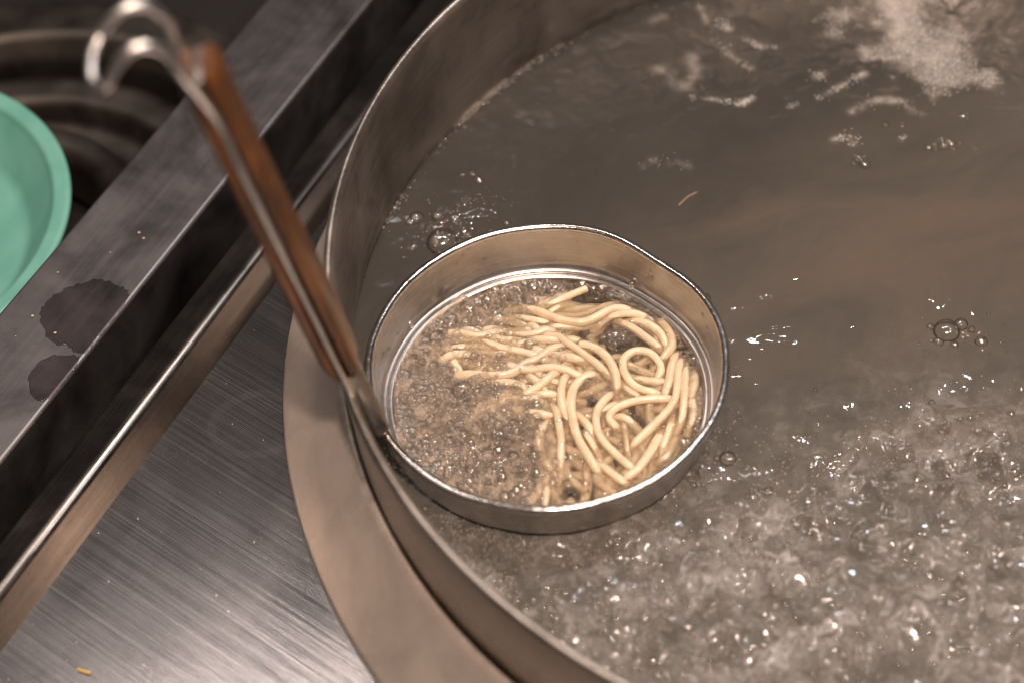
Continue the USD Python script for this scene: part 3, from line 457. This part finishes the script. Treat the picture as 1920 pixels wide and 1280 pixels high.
# shank and handle
B0 = np.array([BC[0], BC[1], 0.0])
shk = spline(np.array(SHANKP) * MM, .0015) - B0
obj('shank', sweep(shk, np.interp(np.linspace(0, 1, len(shk)), [0, .15, .6, 1], [.0046, .0048, .0042, .0036]), 16, sq=.6, sx=1.0, sy=.55, up=(0.5, -0.8, 0)), SHANK, st)
H = np.array([-0.06404, -0.07184, 0.0745]) - B0; TP = np.array([-0.09209, -0.08656, 0.2495]) - B0
AX = (TP - H) / np.linalg.norm(TP - H); nn = np.array([0.344782, -0.93837404, -0.02407363]); nn -= (nn @ AX) * AX; nn /= np.linalg.norm(nn); ss = np.cross(AX, nn)
phi = math.radians(-20); s1, n1 = ss * math.cos(phi) + nn * math.sin(phi) * -1, nn * math.cos(phi) + ss * math.sin(phi)
s1, n1 = ss * math.cos(phi) - nn * math.sin(phi), nn * math.cos(phi) + ss * math.sin(phi)
Lh = np.linalg.norm(TP - H)
def scale_mesh(sgn):
    t = np.r_[np.linspace(0, .06, 6), np.linspace(.1, .93, 20), np.linspace(.95, 1, 6)]
    rings = []
    for q in t:
        e = min(1, (q / .07) ** .6 * .55 + .45) if q < .07 else 1.0
        e2 = min(e, .75 + .25 * min(1, (1 - q) / .03) ** .5)
        w, th = 0.0174 * (.84 + .16 * sm(q, 0, .5)) * e2, 0.0063 * (.92 + .08 * math.sin(q * 6)) * e2
        ang = np.linspace(0, 2 * np.pi, 24, endpoint=False); ex = 3.2
        f = (np.abs(np.cos(ang)) ** ex + np.abs(np.sin(ang)) ** ex) ** (-1 / ex)
        x, y = np.cos(ang) * f * th / 2 + sgn * (0.0012 + th / 2), np.sin(ang) * f * w / 2
        off = .0 if sgn > 0 else -.002
        c = H + AX * (q * Lh + off * (1 - q))
        rings.append(c + x[:, None] * s1 + y[:, None] * n1)
    V = np.array(rings); m, k = V.shape[:2]; idx = np.arange(m * k).reshape(m, k); A, D = idx[:-1], idx[1:]; B, C = np.roll(A, -1, 1), np.roll(D, -1, 1)
    F = np.concatenate([np.stack([A, B, C], -1).reshape(-1, 3), np.stack([A, C, D], -1).reshape(-1, 3)]); vv = V.reshape(-1, 3)
    vv = np.vstack([vv, V[0].mean(0), V[-1].mean(0)]); n0 = m * k
    F = np.vstack([F, [(n0, idx[0][(j + 1) % k], idx[0][j]) for j in range(k)], [(n0 + 1, idx[-1][j], idx[-1][(j + 1) % k]) for j in range(k)]])
    mm_ = trimesh.Trimesh(vv, F, process=False); mm_.fix_normals(); return mm_
obj('handle_scale', scale_mesh(-1), WOOD, st, label='left brown wooden handle scale')
obj('handle_scale', scale_mesh(1), WOOD, st, label='right brown wooden handle scale')
tang = trimesh.creation.box((0.0022, 0.0160, Lh + .004)); Tm = np.eye(4); Tm[:3, 0], Tm[:3, 1], Tm[:3, 2] = s1, n1, AX; Tm[:3, 3] = H + AX * (Lh / 2 - .004); tang.apply_transform(Tm)
obj('tang', tang, SHANK, st)
# the wire: up one groove, a side hook above the handle, down the other groove
HK = np.array(HOOK) * MM - B0
gn = lambda q, sg: H + AX * (q * Lh) + n1 * sg * 0.0076
leg1 = [gn(q, 1) for q in (-.03, .2, .5, .75, .9)]
leg2 = [gn(q, -1) for q in (.9, .75, .5, .2, -.01)]
wp = spline(np.vstack([leg1, HK, leg2]), .0016)
obj('wire_hook', sweep(wp, np.interp(np.arange(len(wp)), [0, 40, 60, len(wp) - 60, len(wp) - 40, len(wp)], [.0012, .0012, .0017, .0017, .0012, .0012]), 14), WIRE, st)
# ------------------------------------------------------------------ noodles
NR = 0.00180
paths = []
for lab, pts in NOODLES:
    P = np.array(pts) * MM; P[:, 2] = P[:, 2] * 1.25 + 0.0009
    for e, q in ((0, 1), (-1, -2)):   # loose ends run on and sink
        if any(w in lab for w in ('cut', 'stub', 'end ', 'scrap')) and e == 0: continue
        d = P[e] - P[q]; d[2] = 0; d /= np.linalg.norm(d); d = d * .7 + .3 * np.array([d[1], -d[0], 0]) * (1 if len(lab) % 2 else -1)
        add = [P[e] + d * .005 + [0, 0, -.0028], P[e] + d * .009 + [0, 0, -.0065]]
        P = np.vstack([add[::-1], P]) if e == 0 else np.vstack([P, add])
    paths.append([lab, spline(P, .0011), None])
r2 = np.random.default_rng(21)
for k in range(48):
    c = np.array([r2.uniform(.0, .062), r2.uniform(-.085, .02)]) if k < 48 else np.array([r2.uniform(-.03, .02), r2.uniform(-.06, .0)])
    a = r2.uniform(0, 6.28); pts = [c]
    for j in range(r2.integers(4, 8)):
        a += r2.normal(0, .7); c = c + .011 * np.array([math.cos(a), math.sin(a)])
        d = c - BC; rr = np.hypot(*d)
        if rr > .060: c = BC + d / rr * .060; a += .8
        if c[0] < .006: c[0] = .012 - c[0]; a = math.pi - a
        pts.append(c)
    pts = np.array(pts); z = (-.0016 if k < 30 else -.0055) - .003 * r2.random() + .0015 * np.sin(np.arange(len(pts)) * 1.3 + k)
    paths.append([None, spline(np.c_[pts, z], .0011), k])
STR = 'pale noodle strand half under the bubbles in the left part of the basket'
for k in range(22):
    c = np.array([r2.uniform(-.036, .010), r2.uniform(-.018, .021)]) if k < 18 else np.array([r2.uniform(-.026, -.004), r2.uniform(-.046, -.022)])
    a = r2.choice([-.45, -.15, .15]) + r2.normal(0, .25); pts = [c]
    for j in range(r2.integers(4, 8)):
        a += r2.normal(0, .24); c = c + .0085 * np.array([math.cos(a), math.sin(a)]); pts.append(c)
    pts = np.array(pts); m_ = len(pts); z = .0020 - .0045 * np.abs(np.linspace(-1, 1, m_)) ** 4 + r2.uniform(-.0020, .0012)
    paths.append([STR, spline(np.c_[pts, z], .0011), k])
allp = np.vstack([p for _, p, _ in paths]); own = np.repeat(np.arange(len(paths)), [len(p) for _, p, _ in paths])
starts = np.r_[0, np.cumsum([len(p) for _, p, _ in paths])]; orig = allp.copy()
for it in range(40):
    tree = cKDTree(allp); pr = tree.query_pairs(2 * NR * .93, output_type='ndarray'); pr = pr[own[pr[:, 0]] != own[pr[:, 1]]]
    if not len(pr): break
    d = allp[pr[:, 0]] - allp[pr[:, 1]]; L = np.linalg.norm(d, axis=1) + 1e-9; ov = 2 * NR * .93 - L
    zs = np.sign(orig[pr[:, 0], 2] - orig[pr[:, 1], 2]); zs[zs == 0] = 1
    push = d / L[:, None] * 0.35; push[:, 2] = zs * np.maximum(.75, np.abs(push[:, 2])); push *= ov[:, None] * .3
    acc = np.zeros_like(allp); cnt = np.zeros(len(allp))
    np.add.at(acc, pr[:, 0], push); np.add.at(acc, pr[:, 1], -push); np.add.at(cnt, pr[:, 0], 1); np.add.at(cnt, pr[:, 1], 1)
    allp += acc / np.maximum(cnt, 1)[:, None] * 1.5
    for i in range(len(paths)):
        q = allp[starts[i]:starts[i + 1]]
        if len(q) > 4: q[1:-1] = q[1:-1] * .5 + .25 * (q[:-2] + q[2:])
    cap_ = .0016 + .0018 * sm(allp[:, 0], .004, .022); allp[:, 2] = np.minimum(allp[:, 2], cap_)
    up_ = allp[:, 2]; allp[:, 2] = np.where(up_ > .0026, .0026 + (up_ - .0026) * .6, up_)
    d2 = allp[:, :2] - BC; rr = np.hypot(*d2.T); lim = .0655 - NR; bad = rr > lim
    allp[bad, :2] = BC + d2[bad] / rr[bad][:, None] * lim
nood_pts = []
for i, (lab, P0, k) in enumerate(paths):
    P = allp[starts[i]:starts[i + 1]]; n = len(P); rs = np.random.default_rng(100 + i)
    rad = NR * rs.uniform(.93, 1.06) * (1 + .07 * (meshkit.noise(np.c_[np.arange(n) * .12, np.zeros(n), np.full(n, i * 3.1)], i) - .5) * 2)
    if lab and ('slim' in lab or 'thin' in lab): rad *= .75
    m = sweep(P, rad, 14, sq=.55, twist=np.cumsum(rs.normal(.02, .04, n)) + rs.uniform(0, 1.5), sx=1.06, sy=.94)
    nood_pts.append(P)
    if lab == STR: obj('noodle', m, NOODLE, smooth=True, label=lab, cat='noodle', group='strands under the bubbles')
    elif lab: obj('noodle', m, NOODLE, smooth=True, label=lab, cat='noodle')
    else: obj('noodle', m, NOODLE, smooth=True, label='noodle sunk deep in the basket water under the others', cat='noodle', group='noodles sunk deep in the basket')
NP = np.vstack(nood_pts)

# ------------------------------------------------------------------ water
def grid_disc(cx, cy, R, step, keep):
    n = int(R / step) + 1; g = np.arange(-n, n + 1) * step
    X, Y = np.meshgrid(cx + g, cy + g, indexing='ij'); K = keep(X, Y)
    I = np.full(X.shape, -1); C = K[:-1, :-1] & K[1:, :-1] & K[:-1, 1:] & K[1:, 1:]
    need = np.zeros_like(K); need[:-1, :-1] |= C; need[1:, :-1] |= C; need[:-1, 1:] |= C; need[1:, 1:] |= C
    I[need] = np.arange(need.sum()); i, j = np.nonzero(C)
    a, b, c, d = I[i, j], I[i + 1, j], I[i + 1, j + 1], I[i, j + 1]
    return X[need], Y[need], np.vstack([np.stack([a, b, c], 1), np.stack([a, c, d], 1)])
def fb(x, y, s, seed, o=3, ax=0.0): return meshkit.fbm(np.stack([x * s, y * s, np.full_like(x, ax)], -1), o, seed) - .5
def warp(x, y, s, amp, seed): return x + amp * fb(x, y, s, seed, 2), y + amp * fb(x, y, s, seed + 9, 2)
def g2(x, y, cx, cy, sx, sy=None):
    sy = sy or sx; return np.exp(-((x - cx) / sx) ** 2 - ((y - cy) / sy) ** 2)
def turb(x, y):
    t = sm(-y, .045, .15) * .55 + .75 * g2(x, y, .185, -.075, .05, .025) + .5 * g2(x, y, .10, -.115, .05, .03) + .5 * g2(x, y, .19, -.01, .022, .014) + .35 * g2(x, y, .16, -.16, .06, .03)
    t += .45 * g2(x, y, -.01, -.115, .05, .03) + .3 * g2(x, y, .05, -.15, .06, .04)
    t += .55 * g2(x, y, -.025, .072, .026, .02) + .25 * g2(x, y, .10, .0, .03, .03) + .15
    return t
def ridged(x, y, s, seed):
    return (1 - np.abs(fb(x, y, s, seed, 2) * 2) * 2.2)
pX, pY, pF = grid_disc(PC[0], PC[1], PR - 0.0022, 0.00082, lambda X, Y: (np.hypot(X - PC[0], Y - PC[1]) < PR - .0022) & (np.hypot(X - BC[0], Y - BC[1]) > .0683))
T_ = turb(pX, pY); wx, wy = warp(pX, pY, 55, .018, 2); wx2, wy2 = warp(pX, pY, 160, .006, 12)
pZ = T_ * (.0085 * fb(wx, wy, 60, 31, 3) + .0036 * fb(wx2, wy2, 95, 45, 1) + .0012 * ridged(wx2, wy2, 170, 41) * .5 + .0008 * fb(wx2, wy2, 360, 51, 2)) + .0007 * fb(wx, wy, 40, 61, 2) + .00022 * fb(pX, pY, 190, 71, 2)
ed = PR - .0022 - np.hypot(pX - PC[0], pY - PC[1]); pZ += .0006 * np.exp(-ed / .0012)
eb = np.hypot(pX - BC[0], pY - BC[1]) - .0690; pZ += .0012 * np.exp(-eb / .0016)
fizz = np.clip(sm(-pY, .03, .15) * .75 + .35 * g2(pX, pY, .185, -.075, .06, .04) + .3 * (g2(pX, pY, .1, -.1, .06, .04)) + .015, 0, 1) * np.clip(1 + 1.6 * fb(wx, wy, 45, 77, 3), .15, 1.6)
starch = np.clip(1.1 * g2(pX, pY, .20, .055, .12, .045) + .55 * g2(pX, pY, .13, .0, .06, .05) + .5 * g2(pX, pY, .17, -.07, .05, .02), 0, 1)
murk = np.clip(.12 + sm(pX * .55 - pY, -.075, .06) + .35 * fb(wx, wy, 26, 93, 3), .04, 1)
def scum_of(poly, edge):
    near = (np.abs(pX - poly.centroid.x * MM) < .06) & (np.abs(pY - poly.centroid.y * MM) < .08); out = np.zeros(len(pX)); ii = np.nonzero(near)[0]
    import shapely
    pt = shapely.points(pX[ii] * 1000, pY[ii] * 1000); d = shapely.distance(poly.exterior, pt) * np.where(shapely.contains(poly, pt), 1, -1)
    f = fb(pX[ii], pY[ii], 95, 5, 4); out[ii] = sm(d + f * edge * 4.2, -edge * .8, edge * 1.5) * np.clip(.62 + 1.5 * fb(pX[ii], pY[ii], 60, 15, 4), .12, .92); return out
scum = np.maximum(scum_of(Polygon(FOAM1), 7.0), .55 * scum_of(Polygon(FOAM2), 6.0))
for pts, n, s, rm in WISPS:
    P = spline(np.array(pts, float) * MM, .001); d, _ = cKDTree(P).query(np.c_[pX, pY]); w = (.0007 + s * .0008)
    k = d < w * 4; scum[k] = np.maximum(scum[k], np.exp(-(d[k] / w) ** 2) * np.clip(.35 + 2.6 * fb(pX[k], pY[k], 150, 6, 4), 0, .9) * min(1, n / 130))
wprim = thing('water', 'cloudy grey brown boiling water filling the kettle round the strainer', 'water', kind='structure')
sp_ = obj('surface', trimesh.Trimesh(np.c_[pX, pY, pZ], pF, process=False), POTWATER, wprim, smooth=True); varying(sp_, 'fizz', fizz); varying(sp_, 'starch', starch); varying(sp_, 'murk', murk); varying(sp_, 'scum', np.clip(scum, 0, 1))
ptree = cKDTree(np.c_[pX, pY])
# water in the basket
bR = .0672
qX, qY, qF = grid_disc(BC[0], BC[1], bR, 0.00040, lambda X, Y: np.hypot(X - BC[0], Y - BC[1]) < bR)
boil = np.clip(sm(-(qX - .020), -.005, .030) * 1.0 + .55 * g2(qX, qY, .045, -.003, .007) + .5 * g2(qX, qY, .03, -.03, .007) + .35 * g2(qX, qY, .05, -.047, .010, .006) + .14, 0, 1)
boil *= 1 - .55 * g2(qX, qY, -.006, .001, .026, .016); wx, wy = warp(qX, qY, 110, .007, 5); wx2, wy2 = warp(qX, qY, 300, .003, 15)
qZ = .0023 + boil * (.0120 * fb(wx, wy, 85, 33, 2) + .0014 * ridged(wx2, wy2, 200, 43) * .5 + .0005 * fb(wx2, wy2, 500, 53, 2)) + .0004 * fb(wx, wy, 120, 63, 2)
dn, ni = cKDTree(NP[:, :2]).query(np.c_[qX, qY]); zt = NP[ni, 2] + NR
near_ = np.exp(-(np.maximum(dn - NR * .85, 0) / .0011) ** 2) * (zt > qZ)
qZ = qZ + near_ * np.clip((zt - .0006 - qZ) * .55, -.0002, .0012)
eb = bR - np.hypot(qX - BC[0], qY - BC[1]); qZ += .0013 * np.exp(-eb / .0012)
bub = []
for x, y, r in BIGBUB: bub.append((x * MM, y * MM, r * MM))
r3 = np.random.default_rng(5)
# clusters of bubbles: inside and round the big ones, and over the boiling part
for x, y, r in BIGBUB[:14]:
    for j in range(int(5 + r * 4)):
        a, q = r3.uniform(0, 6.28), r * r3.uniform(.1, 1.35); bub.append(((x + q * math.cos(a)) * MM, (y + q * math.sin(a)) * MM, r3.uniform(.28, .95) * MM))
def inbasket(n, rg, R):
    a, q = rg.uniform(0, 6.2832, n), R * np.sqrt(rg.random(n)); return BC[0] + q * np.cos(a), BC[1] + q * np.sin(a), q
x, y, q = inbasket(9000, r3, .0655)
dens = (sm(-(x - .014), -.014, .026) * .62 + .05 + .6 * (q > .060)) * (1 - .55 * g2(x, y, -.002, .0, .024, .017))
ok = meshkit.fbm(np.c_[x * 130, y * 130, x * 0 + 3], 2, 8) * 1.35 * dens > r3.random(len(x)) * (.35 + .65)
for x_, y_ in zip(x[ok], y[ok]): bub.append((x_, y_, min(.0024, .00034 + r3.exponential(.00056))))
btree = cKDTree(np.c_[qX, qY])
keepb = []
for x, y, r in bub:
    d, i = btree.query([x, y])
    if np.hypot(x - BC[0], y - BC[1]) > bR - r * .6: continue
    idx = btree.query_ball_point([x, y], r * 1.25)
    if r > .0006 and idx:
        dd = np.hypot(qX[idx] - x, qY[idx] - y) / r
        qZ[idx] += r * np.where(dd < 1, -.42 * (1 - dd ** 2), .0) + r * .16 * np.exp(-((dd - 1.05) / .16) ** 2)
    keepb.append((x, y, float(qZ[i]) if r < .0006 else float(np.mean(qZ[idx])) + r * .12, r))
wb = thing('water', 'clear tan simmering water inside the strainer basket', 'water', kind='structure')
bsf = obj('surface', trimesh.Trimesh(np.c_[qX, qY, qZ], qF, process=False), CLEAR, wb, smooth=True); varying(bsf, 'fizz', np.clip(.34 + .8 * sm(-(qX - .010), -.012, .02) + .5 * fb(wx, wy, 60, 91, 2) - .75 * g2(qX, qY, -.004, .001, .028, .018), .06, 1))
_ic = {k: trimesh.creation.icosphere(k, 1.0) for k in (1, 2, 3)}
def dome(x, y, z, r, lod, sq=.82, cut=-.25):
    s = _ic[lod]; V = s.vertices.copy(); keep = (V[s.faces].mean(1)[:, 2] > cut)
    f = s.faces[keep]; u, inv = np.unique(f, return_inverse=True)
    v = V[u] * [r, r, r * sq] + [x, y, z]; return trimesh.Trimesh(v, inv.reshape(-1, 3), process=False)
big = sorted([b for b in keepb if b[3] > .00085], key=lambda b: -b[3])[:180]; ids = set(map(id, big))
for x, y, z, r in big: obj('bubble', dome(x, y, z, r, 3 if r > .0015 else 2), FILM, wb, smooth=True)
obj('small_bubbles', cat([dome(x, y, z, r, 2 if r > .0005 else 1) for b in keepb if id(b) not in ids for x, y, z, r in [b]]), FILM, wb, smooth=True, kind='stuff')
# bubbles on the kettle water
kb = [(x * MM, y * MM, r * MM) for x, y, r in POTBUB]
r4 = np.random.default_rng(11); n_try = 0
def onring(az, dR): return PC + (PR - .0022 - dR) * np.array([math.cos(az), math.sin(az)])
x, y = r4.uniform(-.08, .26, 16000), r4.uniform(-.21, .12, 16000); rp = np.hypot(x - PC[0], y - PC[1]); rb = np.hypot(x - BC[0], y - BC[1])
dens = .95 * sm(-y, .03, .10) * (1 - .88 * sm(x, .0, .09)) + .07 * sm(-y, .09, .16) + .35 * g2(x, y, -.025, .075, .022, .018) + .12 * g2(x, y, .185, -.075, .04, .02) + .45 * np.exp(-(rb - .070) / .004)
dens *= .1 + 1.7 * sm(meshkit.fbm(np.c_[x * 80, y * 80, x * 0 + 1], 2, 3), .35, .7)
ok = (rp < PR - .0035) & (rb > .0712) & (dens > r4.random(len(x)) * 1.1)
for x_, y_ in zip(x[ok], y[ok]): kb.append((x_, y_, min(.0020, .00040 + r4.exponential(.00042))))
for k in range(130):   # chain along the far wall
    az = math.radians(r4.choice([r4.uniform(112, 131), r4.uniform(131, 143), r4.uniform(143, 158)], p=[.25, .6, .15])); p = onring(az, abs(r4.normal(.0022, .0016))); kb.append((p[0], p[1], r4.uniform(.0004, .0012)))
for cx, cy, n, s, rm in CLUSTERS:
    for k in range(n): kb.append(((cx + r4.normal(0, s)) * MM, (cy + r4.normal(0, s * .5)) * MM, r4.uniform(.35, rm) * MM))
kk = []
for x, y, r in kb:
    d, i = ptree.query([x, y]); kk.append((x, y, float(pZ[i]) + r * .1, r))
bigk = sorted([b for b in kk if b[3] > .0011], key=lambda b: -b[3])[:220]; ids = set(map(id, bigk))
for x, y, z, r in bigk: obj('bubble', dome(x, y, z, r, 3 if r > .002 else 2), FILM, wprim, smooth=True)
obj('small_bubbles', cat([dome(x, y, z, r, 2 if r > .0006 else 1) for b in kk if id(b) not in ids for x, y, z, r in [b]]), FILM, wprim, smooth=True, kind='stuff')
# fine froth: clusters of tiny bubbles nobody could count
x, y = r4.uniform(-.08, .27, 60000), r4.uniform(-.21, .10, 60000); rp = np.hypot(x - PC[0], y - PC[1]); rb = np.hypot(x - BC[0], y - BC[1])
dens = sm(-y, .03, .09) * (1.0 - .80 * sm(x, .0, .10)) + .25 * g2(x, y, -.025, .075, .024, .02) + .25 * g2(x, y, .19, -.075, .045, .02) + .9 * np.exp(-(rb - .070) / .003)
ok = (rp < PR - .003) & (rb > .0695) & (dens * sm(meshkit.fbm(np.c_[x * 95, y * 95, x * 0 + 4], 3, 19), .42, .66) > r4.random(len(x)))
x, y = x[ok][:6500], y[ok][:6500]; az = np.radians(np.concatenate([r4.uniform(112, 160, 500), r4.normal(137, 4.5, 500)])); dR = np.abs(r4.normal(.0012, .0012, 1000))
ex, ey = PC[0] + (PR - .0022 - dR) * np.cos(az), PC[1] + (PR - .0022 - dR) * np.sin(az); ok = meshkit.noise(np.c_[ex * 90, ey * 90, ex * 0], 6) > .45
x, y = np.r_[x, ex[ok]], np.r_[y, ey[ok]]; d, i = ptree.query(np.c_[x, y])
obj('froth', cat([dome(x[k], y[k], float(pZ[i[k]]), r4.uniform(.00016, .0005), 1) for k in range(len(x))]), FROTH, wprim, smooth=True, kind='stuff')
x, y, q = inbasket(40000, r3, .0658)
dens = (sm(-(x - .006), -.012, .02) * .7 + .06) * (1 - .7 * g2(x, y, -.004, .0, .026, .018)) + .7 * sm(q, .058, .065)
ok = dens * sm(meshkit.fbm(np.c_[x * 150, y * 150, x * 0 + 2], 3, 29), .44, .66) > r3.random(len(x)); x, y = x[ok][:4200], y[ok][:4200]; d, i = btree.query(np.c_[x, y])
obj('froth', cat([dome(x[k], y[k], float(qZ[i[k]]), r3.uniform(.00014, .00042), 1) for k in range(len(x))]), FROTH, wb, smooth=True, kind='stuff')
# ------------------------------------------------------------------ foam
r5 = np.random.default_rng(17)
FP = Polygon(FOAM1); foam = []
def fpiece(x, y, r, lod=1):
    d, i = ptree.query([x, y]); return dome(x, y, float(pZ[i]) - r * .15, r, lod, .55, -.3)
def patch(poly, n, r0, r1, edge, seed):
    import shapely
    q = np.random.default_rng(seed); x0, y0, x1, y1 = poly.buffer(edge * 2).bounds; x, y = q.uniform(x0, x1, n * 12), q.uniform(y0, y1, n * 12)
    pt = shapely.points(x, y); dd = shapely.distance(poly.exterior, pt) * np.where(shapely.contains(poly, pt), 1, -1)
    f = fb(x * .001, y * .001, 95, 5, 5); ok = sm(dd + f * edge * 4.2, -edge, edge * 2.5) > q.random(len(x)) * 1.3
    return [fpiece(a * MM, c * MM, q.uniform(r0, r1) * MM) for a, c in zip(x[ok][:n], y[ok][:n])]
obj('foam', cat(patch(FP, 2200, .12, .42, 7, 3)), FOAM, smooth=True, label='large pale foam patch floating at the far right of the kettle', cat='foam', kind='stuff')
obj('foam', cat(patch(Polygon(FOAM2), 240, .15, .4, 4, 4)), FOAM, smooth=True, label='faint smaller foam patch left of the large one', cat='foam', kind='stuff')
wis = []
for pts, n, s, rm in WISPS:
    P = spline(np.array(pts, float), 1.0)
    for k in range(n // 3):
        p = P[r5.integers(len(P))] + r5.normal(0, s, 2); wis.append(fpiece(p[0] * MM, p[1] * MM, r5.uniform(.12, rm * .7) * MM))
obj('foam', cat(wis), FOAM, smooth=True, label='thin broken foam wisps drifting left of the large foam patch', cat='foam', kind='stuff')
sl = spline(np.array([(81.5, 74.5, -.2), (86.3, 79.3, .0), (91.1, 82.1, -.3)]) * MM, .0008)
obj('food_scrap', sweep(sl, 0.00055, 8), SOAKED, smooth=True, label='loose bit of noodle floating beyond the basket', cat='food scrap')
